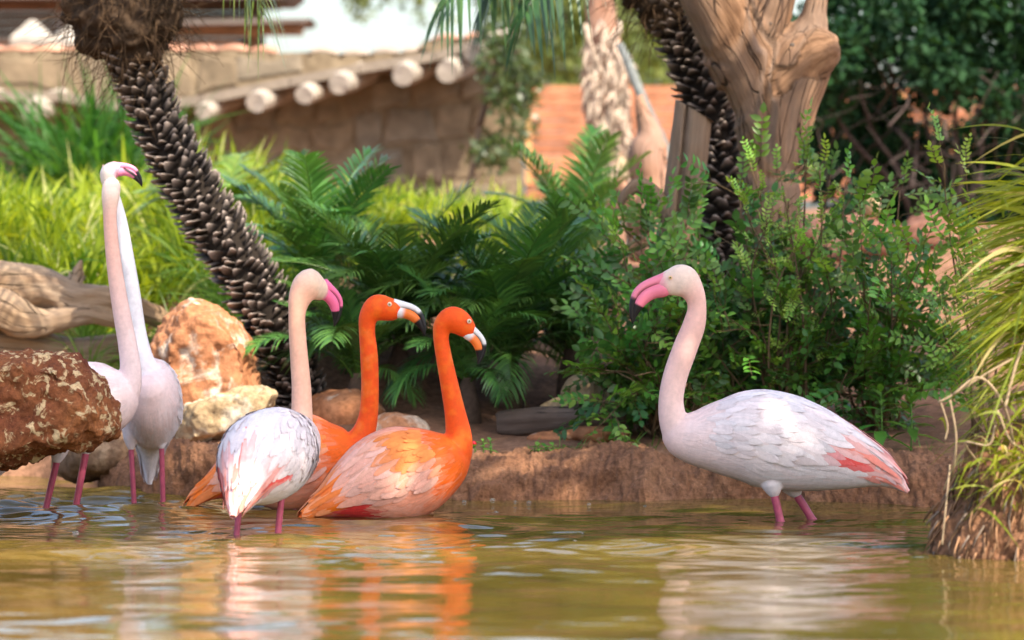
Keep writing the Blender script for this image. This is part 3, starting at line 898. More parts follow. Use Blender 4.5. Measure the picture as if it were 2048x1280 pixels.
# two orange birds
YE = 11.18
flamingo('orange flamingo with salmon back, sitting low with its belly in the water',
    [(926, 892, YE, 14, 12), (915, 902, YE, 40, 36), (885, 920, YE - .01, 66, 56), (840, 938, YE - .02, 88, 76), (790, 952, YE - .03, 97, 86), (740, 968, YE - .05, 86, 78), (695, 986, YE - .07, 60, 56), (655, 1006, YE - .09, 33, 34), (622, 1024, YE - .10, 15, 18), (598, 1042, YE - .12, 4, 5)],
    [(865, 935, YE, 45, 1), (905, 915, YE, 36, 1), (917, 880, YE, 28, 1), (911, 830, YE, 21.5, 1), (899, 770, YE, 18, 1), (888, 715, YE, 16, 1), (882, 675, YE, 15.5, 1), (886, 650, YE, 19, .95), (903, 639, YE, 26, .78), (920, 646, YE, 25, .74), (935, 660, YE, 19, .72), (942, 670, YE, 12, .72)],
    (at(937, 662, YE), at(955, 729, YE), A3(1, 0, .25)), (937, 642, YE, .0245),
    [(770, 1020, 768, 1075, YE, 6.5), (800, 1020, 802, 1075, YE + .06, 6.5)],
    (.10, -1, 0), orange_pal((1, 0, 0)), 7, thigh=False)
YD = 11.42
flamingo('orange flamingo standing behind the white one, bill held level',
    [(722, 880, YD, 14, 12), (708, 892, YD, 40, 36), (670, 908, YD, 72, 60), (625, 918, YD, 94, 78), (575, 925, YD, 100, 84), (520, 935, YD, 84, 72), (470, 952, YD, 52, 48), (430, 972, YD, 27, 26), (395, 996, YD, 13, 13), (371, 1024, YD, 3, 4)],
    [(655, 915, YD, 45, 1), (700, 900, YD, 36, 1), (724, 872, YD, 25, 1), (737, 830, YD, 19, 1), (740, 770, YD, 17.5, 1), (738, 710, YD, 17.5, 1), (734, 662, YD, 16, 1), (737, 634, YD, 19, .95), (754, 616, YD, 26.5, .78), (774, 618, YD, 24, .74), (791, 622, YD, 20, .72), (800, 625, YD, 13, .72)],
    (at(793, 617, YD), at(849, 672, YD), A3(.6, 0, 1)), (779, 608, YD, .0245),
    [(590, 985, 590, 1020, YD - .04, 6.5), (640, 985, 645, 1018, YD + .05, 6.5)],
    (.05, -1, 0), orange_pal((1, 0, 0)), 9, thigh=True)

# the tall pair by the rock
YA, YB = 11.36, 11.72
flamingo('tall pinkish flamingo with its head turned away, body behind the overhanging red rock',
    [(272, 778, YA, 12, 12), (262, 782, YA, 36, 34), (232, 792, YA, 64, 56), (190, 802, YA, 80, 68), (140, 816, YA, 84, 70), (90, 842, YA, 70, 60), (45, 882, YA, 42, 38), (12, 922, YA, 18, 16), (-8, 952, YA, 4, 4)],
    [(215, 800, YA, 40, 1), (250, 785, YA, 30, 1), (261, 745, YA, 22, 1), (256, 695, YA, 19, 1), (245, 635, YA, 17.5, 1), (234, 570, YA, 16, 1), (226, 510, YA, 14.5, 1), (221, 455, YA, 13.5, 1), (220, 420, YA, 14, 1), (221, 394, YA + .005, 17.5, 1), (223, 374, YA + .03, 18, 1), (223, 369, YA + .055, 13, 1), (223, 369, YA + .07, 9, 1)],
    (at(223, 368, YA + .06), at(223, 392, YA + .125), A3(0, 1, .5), A3(1, 0, 0)), (223, 366, YA + .045, .019),
    [(114, 918, 91, 1021, YA - .03, 7), (172, 900, 151, 1018, YA + .02, 7.5)],
    (.05, -1, 0), white_pal(A3(.80, .62, .60), A3(.80, .47, .38), A3(.82, .62, .50), .25, None, face=(1, 0, 0)), 13)
flamingo('tall greyish white flamingo facing the pond with bill turned to the palm trunk',
    [(296, 762, YB - .17, 14, 14), (299, 772, YB - .15, 40, 36), (302, 790, YB - .09, 74, 54), (304, 806, YB + .0, 90, 58), (304, 822, YB + .08, 84, 56), (303, 850, YB + .15, 60, 46), (302, 890, YB + .19, 36, 30), (301, 930, YB + .20, 18, 16), (299, 966, YB + .20, 4, 4)],
    [(300, 800, YB - .02, 45, 1), (294, 755, YB - .08, 33, 1), (284, 715, YB - .09, 22, 1), (274, 660, YB - .08, 17.5, 1), (265, 590, YB - .07, 16, 1), (253, 510, YB - .06, 14, 1), (241, 440, YB - .05, 12.5, 1), (228, 394, YB - .05, 12, 1), (218, 366, YB - .05, 15, .95), (217, 344, YB - .05, 20.5, .8), (229, 340, YB - .05, 18.5, .75), (240, 341, YB - .05, 14, .72)],
    (at(233, 338, YB - .05), at(284, 374, YB - .05), A3(.4, 0, 1)), (220, 333, YB - .05, .0195),
    [(262, 892, 268, 1003, YB - .03, 5.5), (323, 890, 326, 1002, YB - .02, 5.5)],
    (1, .1, 0), white_pal(A3(.78, .74, .75), A3(.80, .76, .75), A3(.80, .69, .60), .12, None, (.78, .25, .38), face=(0, -1, 0)), 17)

# ================================================================ rocks and logs
def rock(name, label, cat, blobs, mat, amp, freq, voxel, seed, group=None, flat=.0):
    Vs, Fs, n0 = [], [], 0
    sv, sf = ico(4)
    for c, r, rz in blobs:
        v = sv * np.asarray(r)
        v = np.sign(v) * np.abs(v) ** (1 - flat) * (np.abs(np.asarray(r)) ** flat)
        ca, sa = math.cos(rz), math.sin(rz)
        v = v @ np.array([[ca, sa, 0], [-sa, ca, 0], [0, 0, 1]]) + np.asarray(c)
        Vs.append(v); Fs.extend([[i + n0 for i in f] for f in sf]); n0 += len(v)
    V, F, N = remesh(np.vstack(Vs), Fs, voxel, 3)
    q = V * freq
    rid = 1 - np.abs(fbm(q * .8, 4, seed))
    d = amp * (fbm(q, 5, seed + 3, .55) * .8 + (rid - .7) * .5)
    cell = np.round(fbm(q * .45, 2, seed + 9) * 3) / 3
    V = V + N * (d + amp * .5 * cell)[:, None]
    base = np.array([V[:, 0].mean(), V[:, 1].mean(), V[:, 2].min()])
    me = mesh_of(name, V - base, F, mat)
    o = link(name, me, None, base)
    return tag(o, label, cat, group)
def P(x, y, Y): return at(x, y, Y)
def hull_rock(name, label, cat, outline, Y0, Y1, mat, amp, freq, voxel, seed, extra=()):
    """boulder from an outline with real depth: a faceted hull, then broken up"""
    rs = np.random.RandomState(seed)
    O = np.array(outline, dtype=float); c = O.mean(0); Ym = (Y0 + Y1) / 2
    pts = []
    for q in O:
        pts.append(P(*q, Ym + rs.normal(0, .02)))
        for Yk, k in ((Y0, .72), (Y1, .72), ((Y0 + Ym) / 2, .93), ((Y1 + Ym) / 2, .93)):
            p2 = c + (q - c) * k * rs.uniform(.93, 1.04); pts.append(P(p2[0], p2[1], Yk))
    bm = bmesh.new()
    for p in pts: bm.verts.new(p)
    bmesh.ops.convex_hull(bm, input=bm.verts)
    loose = [v for v in bm.verts if not v.link_faces]
    bmesh.ops.delete(bm, geom=loose, context='VERTS')
    bmesh.ops.triangulate(bm, faces=bm.faces)
    bm.verts.index_update()
    V = np.array([v.co[:] for v in bm.verts]); F = [[v.index for v in f.verts] for f in bm.faces]
    bm.free()
    for ec, er in extra:
        ev, ef = ico(3); F = F + [[i + len(V) for i in f] for f in ef]; V = np.vstack([V, ev * np.array(er) + ec])
    V, F, N = remesh(V, F, voxel, 2)
    q = V * freq
    rid = 1 - np.abs(fbm(q * .7, 5, seed, .6))
    chunk = np.round((fbm(q * .55, 2, seed + 9)) * 4) / 4
    d = amp * (fbm(q * 1.6, 5, seed + 3, .62) * .8 + (rid - .75) * .9 + chunk * .7)
    pit = np.maximum(0, fbm(q * 3.1, 3, seed + 13) - .35) * amp * 1.1
    V = V + N * (d - pit)[:, None]
    base = np.array([V[:, 0].mean(), V[:, 1].mean(), V[:, 2].min()])
    return tag(link(name, mesh_of(name, V - base, F, mat), None, base), label, cat)
hull_rock('boulder', 'rugged dark red rock with cream patches, overhanging the water', 'rock',
     [(-420, 720), (-150, 700), (0, 705), (60, 712), (135, 706), (185, 730), (222, 778), (240, 828), (232, 868), (190, 892), (100, 912), (0, 932), (-150, 950), (-420, 960)], 10.72, 11.22, M['rock_red'], .017, 10, .0062, 31, [(np.array([-2.05, 11.0, .0]), (.28, .26, .46))])
hull_rock('boulder', 'tall orange and white boulder with a peaked top beside the palm trunk', 'rock',
     [(385, 602), (432, 612), (480, 645), (512, 690), (520, 750), (515, 800), (480, 850), (380, 870), (315, 850), (300, 770), (302, 695), (345, 632)], 12.58, 12.98, M['rock_orange'], .017, 8, .0085, 33)
hull_rock('boulder', 'tan lichen-stained stone at the foot of the orange boulder', 'rock',
     [(352, 850), (372, 812), (420, 800), (470, 778), (530, 768), (556, 785), (552, 815), (500, 850), (450, 872), (400, 895), (360, 895)], 12.42, 12.68, M['rock_tan'], .012, 12, .008, 35)
rock('boulder', 'low brown stone between the tall flamingos legs and the mud rim', 'rock',
     [(P(210, 905, 12.45), (.13, .12, .085), 0), (P(160, 930, 12.5), (.10, .1, .06), .3)], M['rock_dark'], .014, 11, .010, 37, flat=.12)
rock('boulder', 'pale stone half hidden behind palm fronds and a dark log', 'rock',
     [(P(1175, 790, 12.75), (.09, .09, .08), 0), (P(1130, 830, 12.7), (.10, .08, .06), 0)], M['rock_tan'], .015, 9, .012, 39)
rock('boulder', 'reddish stone behind the orange flamingos at the palm foot', 'rock',
     [(P(690, 830, 12.75), (.14, .12, .085), 0), (P(790, 860, 12.55), (.10, .1, .055), 0)], M['rock_orange'], .013, 11, .010, 41)
rock('boulder', 'wide red stone behind the shrubs under the hedge', 'rock',
     [(P(1690, 490, 15.4), (.20, .2, .12), 0), (P(1870, 480, 15.5), (.16, .2, .10), 0)], M['rock_rust'], .02, 6, .016, 43)
rock('boulder', 'white painted stone glimpsed behind the shrubs', 'rock',
     [(P(1745, 412, 15.0), (.035, .05, .05), 0)], col_mat('white_stone', .7, .2, 20, .3, .01) if False else M['rock_tan'], .004, 20, .006, 45)
rock('boulder', 'sunlit tan earth lump behind the dark log', 'rock',
     [(P(1190, 868, 12.42), (.11, .08, .035), 0), (P(1100, 878, 12.4), (.08, .06, .028), 0)], M['rock_orange'], .010, 12, .009, 47)

def chain_mesh(chains, voxel, amp, freq, seed, smooth=4, dent=None):
    """limbs given as [(point, radius)...] fused into one trunk; grain runs along each limb"""
    Vs, Fs, n0, cen = [], [], 0, []
    for ch in chains:
        D = crom(np.array([[*p, r] for p, r in ch]), 40)
        T, L, U = tube_frames(D[:, :3])
        v, f = loft(D[:, :3], L, U, D[:, 3], D[:, 3], 20)
        Vs.append(v); Fs.extend([[i + n0 for i in q] for q in f]); n0 += len(v)
        ln = np.concatenate([[0], np.cumsum(np.linalg.norm(np.diff(D[:, :3], axis=0), axis=1))])
        cen.append((D, L, U, ln))
    V, F, N = remesh(np.vstack(Vs), Fs, voxel, smooth)
    C = np.vstack([c[0][:, :3] for c in cen]); Rr = np.concatenate([c[0][:, 3] for c in cen])
    L = np.vstack([c[1] for c in cen]); U = np.vstack([c[2] for c in cen]); S = np.concatenate([c[3] for c in cen])
    dd = np.sqrt(((V[:, None] - C[None]) ** 2).sum(2)) / Rr[None]
    w = np.exp(-(dd / dd.min(1, keepdims=True)) ** 2 * 4); w /= w.sum(1, keepdims=True)
    g0 = (w * S[None]).sum(1)
    k = dd.argmin(1)
    rel = V - C[k]
    g = np.stack([g0, (rel * L[k]).sum(1), (rel * U[k]).sum(1)], 1)
    fl = fbm(np.stack([g[:, 0] * freq * .25, g[:, 1] * freq, g[:, 2] * freq], 1), 4, seed)
    V = V + N * (amp * fl)[:, None]
    if dent: V = dent(V, N, g)
    return V, F, g

# --- forked dead trunk
YT = 13.15
tr = empty('dead_tree', (*P(1545, 860, YT)[:2], gz(P(1545, 860, YT)[0], YT)), 'thick weathered leafless trunk forking at the top, behind the shrubs', 'tree')
def L_(pts, Y, k=1.0): return [(P(x, y, Y + dy), pxm(r * k, Y)) for x, y, r, dy in pts]
V, F, g = chain_mesh([
    L_([(1540, 940, 92, 0), (1545, 800, 78, 0), (1545, 640, 71, 0), (1543, 480, 69, 0), (1540, 360, 66, 0), (1535, 260, 68, 0), (1515, 170, 80, 0), (1475, 90, 82, -.02), (1432, 10, 76, -.05), (1385, -70, 66, -.08), (1330, -170, 50, -.1)], YT, .88),
    L_([(1545, 330, 55, 0), (1560, 220, 66, 0), (1585, 140, 70, 0), (1600, 100, 60, 0), (1616, 60, 36, 0), (1628, 10, 23, 0), (1640, -60, 20, .05), (1660, -160, 15, .1)], YT),
    L_([(1560, 170, 60, -.02), (1605, 128, 52, -.03), (1640, 102, 41, -.05), (1664, 92, 30, -.06), (1672, 90, 16, -.06)], YT),
    L_([(1480, 120, 70, 0), (1510, 40, 70, 0), (1535, -30, 60, 0), (1550, -120, 48, .1)], YT, .9)], .011, .012, 16, 51, 5)
part('trunk', V, F, M['deadwood'], tr, None, True, g)
TV = V
for kx, ky, kr in ((1545, 57, 5), (1580, 85, 5.5)):
    p0 = P(kx, ky, YT); dd = np.hypot(TV[:, 0] - p0[0], TV[:, 2] - p0[2])
    near = TV[dd < .02]; c = near[near[:, 1].argmin()]
    kv, kf = ico(2); r = pxm(kr, YT)
    V = kv * np.array([r, r * .35, r * .9]) + c + [0, .001, 0]
    part('knot', V, kf, M['darklog'], tr, None, True, np.stack([V[:, 0] * 3, V[:, 2], V[:, 1]], 1))

# --- sawn post with a slanted top
YP = 12.95
po = empty('wooden_post', (*P(1330, 880, YP)[:2], gz(P(1330, 880, YP)[0], YP)), 'split grey brown post with a slanted sawn top, next to the dead trunk', 'post')
def slant(V, N, g):
    a, b = P(1352, 200, YP), P(1420, 240, YP)
    top = a[2] + (V[:, 0] - a[0]) * (b[2] - a[2]) / (b[0] - a[0])
    V = V.copy(); V[:, 2] = np.minimum(V[:, 2], top)
    cx = np.interp(V[:, 2], [P(0, 900, YP)[2], P(0, 520, YP)[2], P(0, 215, YP)[2]], [P(1300, 0, YP)[0], P(1345, 0, YP)[0], P(1374, 0, YP)[0]])
    k = np.exp(-((V[:, 0] - cx) / .006) ** 2) * (N[:, 1] < -.2) * sstep(P(0, 530, YP)[2], P(0, 470, YP)[2], V[:, 2])
    V[:, 1] += k * .035
    return V
V, F, g = chain_mesh([L_([(1268, 900, 66, 0), (1290, 800, 52, 0), (1322, 660, 50, 0), (1348, 540, 46, 0), (1362, 420, 42, 0), (1378, 300, 40, 0), (1390, 190, 39, 0), (1393, 150, 39, 0)], YP)], .0065, .005, 22, 53, 3, slant)
part('shaft', V, F, M['postwood'], po, None, True, g)
V, F, g = chain_mesh([L_([(1340, 430, 22, -.02), (1300, 385, 19, -.03), (1275, 372, 15, -.03), (1250, 392, 9, -.03), (1240, 412, 4, -.03)], YP)], .006, .006, 25, 54, 2)
part('branch_stub', V, F, M['postwood'], po, None, True, g)

# --- driftwood on the left slope
YL = 13.3
dw = empty('driftwood_log', P(140, 700, YL), 'large hollow sunlit driftwood log lying below the bright grass', 'log')
V, F, g = chain_mesh([
    L_([(-140, 560, 50, .1), (0, 572, 44, 0), (90, 570, 38, 0), (150, 590, 33, 0), (225, 602, 28, 0), (300, 628, 22, .05), (350, 650, 12, .1)], YL),
    L_([(-140, 610, 70, 0), (-10, 620, 42, -.06), (40, 640, 33, -.06), (100, 640, 22, -.04), (170, 625, 19, -.02), (240, 640, 16, 0)], YL),
    L_([(148, 585, 17, 0), (155, 545, 10, 0), (164, 518, 4, 0)], YL),
    L_([(-140, 690, 60, .1), (20, 690, 38, .08), (120, 700, 34, .1), (240, 695, 28, .12), (330, 700, 20, .15)], YL)], .0085, .022, 16, 57, 2)
part('trunk', V, F, M['drift'], dw, None, True, g)

YG = 12.5
lg = empty('fallen_log', P(1180, 850, YG), 'dark fallen log lying under the palm fronds behind the mud rim', 'log')
V, F, g = chain_mesh([L_([(1000, 850, 26, .1), (1060, 846, 27, .05), (1120, 842, 25, 0), (1190, 836, 21, -.05), (1248, 830, 18, -.08), (1256, 829, 12, -.08)], YG), L_([(1120, 840, 16, 0), (1170, 815, 12, .03), (1240, 808, 9, .03)], YG)], .007, .008, 20, 59, 3)
part('trunk', V, F, M['darklog'], lg, None, True, g)

# ================================================================ palms
def leaf_base_mesh(name, rg_):
    w, h = .031, .0055
    sec = [(0, -.012, 1.0, 1.3), (.024, -.006, 1.0, 1.0), (.044, .002, .78, .8), (.062, .015, .25, .6)]
    V = []
    for o, u, a, b in sec:
        for sx, sz in ((-1, -1), (1, -1), (.72, .9), (-.72, .9)):
            V.append([sx * w * a, -o + (.006 if abs(sx) < 1 else 0) * 0, u + sz * h * b])
    F = []
    for i in range(3):
        for j in range(4):
            k = (j + 1) % 4
            F.append([i * 4 + j, i * 4 + k, i * 4 + 4 + k, i * 4 + 4 + j])
    F.append([12, 13, 14, 15])
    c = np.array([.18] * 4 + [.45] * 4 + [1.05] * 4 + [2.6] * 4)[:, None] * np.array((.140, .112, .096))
    return mesh_of(name, V, F, M['palmbark'], c, False)
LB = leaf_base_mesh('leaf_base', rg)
def palm_trunk(root, pts, Y, rows, per, scale, seed, limit=300, slim=.82):
    D = crom(np.array([[*P(x, y, Y + dy), pxm(r * slim, Y)] for x, y, r, dy in pts]), 90)
    T, L, U = tube_frames(D[:, :3])
    V, F = loft(D[:, :3], L, U, D[:, 3] * .86, D[:, 3] * .86, 18)
    V = V + .004 * fbm(V * 40, 3, seed)[:, None]
    part('trunk', V, F, M['palmbark'], root, np.tile((.020, .014, .010), (len(V), 1)))
    rr = random.Random(seed)
    off = Vector(world_loc(root))
    spots = []
    ga = 2.39996
    n = rows * per
    for i in range(n):
        t = (i + .5) / n
        f = t * 89; k = int(f); u = f - k
        c = D[k, :3] * (1 - u) + D[min(k + 1, 89), :3] * u
        r = D[k, 3]
        a = i * ga + rr.uniform(-.22, .22)
        d = L[k] * math.cos(a) + U[k] * math.sin(a)
        spots.append((c, d, T[k], r))
    # bases turned to the far side stay part of one shared mesh
    spots.sort(key=lambda s: s[1][1])
    mb_ = MB()
    lbv = np.empty(len(LB.vertices) * 3); LB.vertices.foreach_get('co', lbv); lbv = lbv.reshape(-1, 3)
    lbf = [list(p.vertices) for p in LB.polygons]
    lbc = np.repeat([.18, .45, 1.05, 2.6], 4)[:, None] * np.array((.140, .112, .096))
    for i, (c, d, T_, r) in enumerate(spots):
        out = Vector(d); up_ = Vector(T_) * (1 if T_[2] > 0 else -1)
        sd_ = up_.cross(out).normalized()
        up_ = out.cross(sd_).normalized()
        tilt = rr.uniform(-.32, .32)
        m = Matrix((sd_, -out, up_)).transposed() @ Matrix.Rotation(tilt, 3, 'Y') @ Matrix.Rotation(rr.uniform(-.3, .2), 3, 'X')
        s = scale * rr.uniform(.7, 1.25)
        p = c + d * r * .84
        if i < limit:
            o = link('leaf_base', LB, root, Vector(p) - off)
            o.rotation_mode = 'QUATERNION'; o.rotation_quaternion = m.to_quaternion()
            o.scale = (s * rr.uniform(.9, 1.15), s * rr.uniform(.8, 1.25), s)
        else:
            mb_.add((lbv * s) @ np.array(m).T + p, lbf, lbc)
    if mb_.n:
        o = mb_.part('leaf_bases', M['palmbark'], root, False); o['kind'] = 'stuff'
    return D
def fibre_boss(root, blobs, Y, n, seed):
    Vs, Fs, n0 = [], [], 0
    sv, sf = ico(4)
    for x, y, r in blobs:
        v = sv * pxm(r, Y) + P(x, y, Y); Vs.append(v); Fs.extend([[i + n0 for i in f] for f in sf]); n0 += len(v)
    V, F, N = remesh(np.vstack(Vs), Fs, .009, 2)
    V2 = V + N * (.022 * fbm(V * 22, 4, seed) - .006)[:, None]
    cc = np.array((.050, .031, .019)) * (1 + .5 * fbm(V * 30, 3, seed + 1))[:, None]
    part('fibre_boss', V2, F, M['fibre'], root, np.maximum(cc, .01))
    rs = np.random.RandomState(seed)
    mb_ = MB()
    for i in range(n):
        k = rs.randint(len(V)); p = V2[k]; d = N[k] + rs.normal(0, .5, 3); d = nrm(d)
        l = rs.uniform(.03, .10); b = rs.normal(0, .035, 3) + [0, 0, -.03]
        q = [p - d * .01, p + d * l * .4 + b * .25, p + d * l * .75 + b * .8, p + d * l + b * 1.7]
        c = np.array((.105, .062, .034)) * rs.uniform(.35, 1.5)
        mb_.add(*tube(q, [.0014, .0013, .0011, .0006], 3), c)
    o = mb_.part('fibres', M['fibre'], root); o['kind'] = 'stuff'
def frond_data(path, nleaf, leafL, width, droop, rs, col, col2, phi=.75, vee=.30, n=26, r0=.007):
    """feather palm frond: stalk with two rows of narrow leaflets"""
    D = crom(np.asarray(path, dtype=float), n)
    T = nrm(np.gradient(D, axis=0))
    S = np.cross(T, [0, 0, 1.0]); S = nrm(S); N = np.cross(S, T)
    mb_ = MB()
    mb_.add(*tube(D, np.linspace(r0, r0 * .25, n), 5), np.asarray(col) * np.array([1.5, 1.15, .7]))
    for i in range(nleaf):
        t = .14 + .86 * (i + .5) / nleaf
        f = t * (n - 1); k = min(int(f), n - 2); u = f - k
        p = D[k] * (1 - u) + D[k + 1] * u
        ll = leafL * (.35 + .65 * math.sin(math.pi * min(1, (t - .05) * .95) ** .8)) * (1 if t < .93 else .8)
        for sg in (-1, 1):
            fw = phi * (.7 + .6 * t) + rs.normal(0, .06)
            d = nrm(S[k] * sg * math.cos(fw) + T[k] * math.sin(fw) + N[k] * (vee + rs.normal(0, .06)))
            dr = droop * rs.uniform(.7, 1.3)
            v = np.array([0, .25, .55, .8, 1.0])
            c = p + d * (ll * v)[:, None] + np.array([0, 0, -1.0]) * (dr * ll * v ** 2)[:, None]
            wv = nrm(np.cross(d, N[k])); wv = nrm(wv + N[k] * .25)
            w = width * np.array([.55, 1.0, .9, .55, .04])[:, None] * .5
            V = np.vstack([c - wv * w, c + wv * w])
            F = [[j, j + 1, j + 6, j + 5] for j in range(4)]
            g = rs.uniform(0, 1) ** 1.5
            mb_.add(V, F, (np.asarray(col) * (1 - g) + np.asarray(col2) * g) * rs.uniform(.8, 1.2))
    return mb_
rsf = np.random.RandomState(71)
def canon_frond(L, a0, a1, nleaf, leafL, width, droop, col, col2):
    a = np.linspace(a0, a1, 9)
    pts = [np.zeros(3)]
    for x in a: pts.append(pts[-1] + np.array([math.sin(x), .0, math.cos(x)]) * L / 9)
    return frond_data(np.array(pts), nleaf, leafL, width, droop, rsf, col, col2).mesh('frond', M['palmleaf'])
DG, DG2 = (.042, .118, .026), (.11, .24, .045)
LG, LG2 = (.055, .16, .03), (.10, .24, .045)
FR_D = [canon_frond(.68, .10, 1.0, 40, .18, .0098, .25, DG, DG2), canon_frond(.60, .2, 1.5, 38, .175, .0095, .35, DG, DG2), canon_frond(.64, .35, 1.9, 38, .18, .0098, .45, DG, DG2), canon_frond(.55, .6, 2.4, 36, .17, .0095, .55, DG, DG2)]
FR_L = [canon_frond(.70, .08, .9, 30, .18, .013, .25, LG, LG2), canon_frond(.62, .3, 1.5, 28, .16, .012, .35, LG, LG2)]
def palm_bush(label, base, meshes, spec, seed, trunk_h=.12):
    rr = random.Random(seed)
    root = empty('palm_bush', base, label, 'palm')
    V, F = tube([(0, 0, -.05), (0, 0, trunk_h * .5), (0, 0, trunk_h + .03)], [.05, .045, .02], 9)
    V = V + np.array(base) + .006 * fbm(V * 50, 2)[:, None]
    part('stem', V, F, M['palmbark'], root, np.tile((.10, .065, .045), (len(V), 1)))
    for i, (az, tilt, mi, sc) in enumerate(spec):
        o = link('frond', meshes[mi % len(meshes)], root, (0, 0, trunk_h + rr.uniform(-.03, .02)))
        o.rotation_euler = (rr.uniform(-.12, .12), tilt, az)
        o.scale = (sc, sc, sc)
    return root
def ring_spec(n, rr, lo=.75, hi=1.1, az0=0):
    out = []
    for i in range(n):
        t = i / n
        out.append((az0 + i * 2.39996 + rr.uniform(-.2, .2), rr.uniform(-.15, .25), 0 if t < .3 else 1 if t < .6 else 2 if t < .85 else 3, rr.uniform(lo, hi)))
    return out
rr_ = random.Random(3)
def gbase(x, Y):
    X_ = (x - 1024) / FPX * Y
    return (X_, Y, gz(X_, Y) - .01)
palm_bush('dark green young palm with arching fronds behind the orange flamingos', gbase(800, 13.05), FR_D, ring_spec(34, rr_, .75, 1.0), 81, .12)
palm_bush('dark green young palm with drooping fronds beside the fallen log', gbase(1020, 12.95), FR_D, ring_spec(36, rr_, .75, 1.0, 1.0), 83, .15)
palm_bush('small dark young palm spreading low between the orange necks and the shrubs', gbase(935, 12.75), FR_D, ring_spec(20, rr_, .5, .75, 2.0), 84, .12)
palm_bush('low dark young palm with fronds hanging over the fallen log', gbase(1140, 13.1), FR_D, ring_spec(26, rr_, .65, .95, .3), 86, .15)
palm_bush('small young palm with spreading fronds between the leaning trunk and the orange necks', gbase(715, 12.85), FR_D, ring_spec(22, rr_, .5, .8, 1.4), 89, .12)
palm_bush('lighter green upright palm in front of the terracotta fence', gbase(1150, 14.6), FR_L, ring_spec(22, rr_, .6, .85, .5), 85, .15)
palm_bush('mid green feathery palm at the foot of the leaning trunk', gbase(640, 13.5), FR_L, ring_spec(20, rr_, .7, .95, .9), 87, .1)

YL1, YL2 = (.16, .27, .035), (.34, .42, .08)
FR_Y = [canon_frond(.60, .25, 1.5, 30, .18, .015, .4, YL1, YL2), canon_frond(.55, .45, 2.0, 28, .17, .015, .5, YL1, YL2)]
palm_bush('pale yellow green sunlit palm behind the leaning trunk', gbase(455, 14.7), FR_Y, ring_spec(18, rr_, .6, .9, .2), 88, .12)
pa = empty('palm_tree', gbase(606, 12.95), 'leaning palm with spiky dark leaf stubs and a shaggy brown top', 'palm')
palm_trunk(pa, [(622, 850, 55, 0), (600, 790, 55, 0), (570, 705, 58, 0), (530, 615, 62, 0), (478, 525, 64, 0), (420, 435, 62, 0), (365, 345, 58, 0), (322, 260, 54, 0), (290, 180, 51, 0), (268, 110, 55, 0), (252, 20, 60, 0), (245, -60, 55, 0)], 12.95, 74, 12, .62, 91)
fibre_boss(pa, [(250, 40, 95), (215, 20, 80), (300, 30, 68), (265, 95, 66), (240, -60, 100), (170, 25, 46), (185, 65, 40)], 12.95, 900, 92)
YQ = 13.6
pb = empty('palm_tree', gbase(1440, YQ), 'upright curved palm with dark ridged stubs between the post and the dead trunk', 'palm')
palm_trunk(pb, [(1445, 700, 62, 0), (1446, 560, 60, 0), (1447, 440, 60, 0), (1440, 330, 58, 0), (1424, 230, 58, 0), (1398, 140, 58, 0), (1365, 60, 60, 0), (1335, -10, 62, 0), (1310, -80, 60, 0)], YQ, 58, 12, .68, 93)
fibre_boss(pb, [(1325, 5, 62), (1305, -25, 62), (1325, -70, 80)], YQ, 420, 94)
def crown(root, c, Y, specs, seed, col, col2):
    rs = np.random.RandomState(seed)
    c = np.asarray(c)
    for (end, lift, ll, dr) in specs:
        e = np.asarray(end, dtype=float)
        m1 = c * .65 + e * .35 + np.array([0, 0, lift]); m2 = c * .25 + e * .75 + np.array([0, 0, lift * .85])
        mbx = frond_data([c, m1, m2, e], 30, ll, .014, dr, rs, col, col2, .65, .1)
        mbx.part('frond', M['palmleaf'], root)
cA = P(250, -90, 12.95)
spA = []
for i in range(15):
    a = i * 2.39996 + .4
    spA.append((cA + np.array([math.cos(a) * 1.0, math.sin(a) * 1.0, rg.uniform(.05, .5)]), rg.uniform(.35, .6), .24, .5))
spA.append((P(528, 30, 12.7), .34, .26, .9))
crown(pa, cA, 12.95, spA, 95, (.10, .17, .03), (.20, .24, .05))
cB = P(1315, -120, YQ)
spB = [(P(880, 22, 12.9), .26, .20, 1.5), (P(1050, 30, 13.0), .22, .20, 1.5), (P(980, -10, 13.1), .28, .22, 1.4)]
for i in range(13):
    a = i * 2.39996 + 1.1
    spB.append((cB + np.array([math.cos(a) * 1.0, math.sin(a) * 1.0, rg.uniform(.1, .5)]), rg.uniform(.35, .6), .24, .5))
crown(pb, cB, YQ, spB, 96, (.035, .085, .03), (.07, .15, .04))

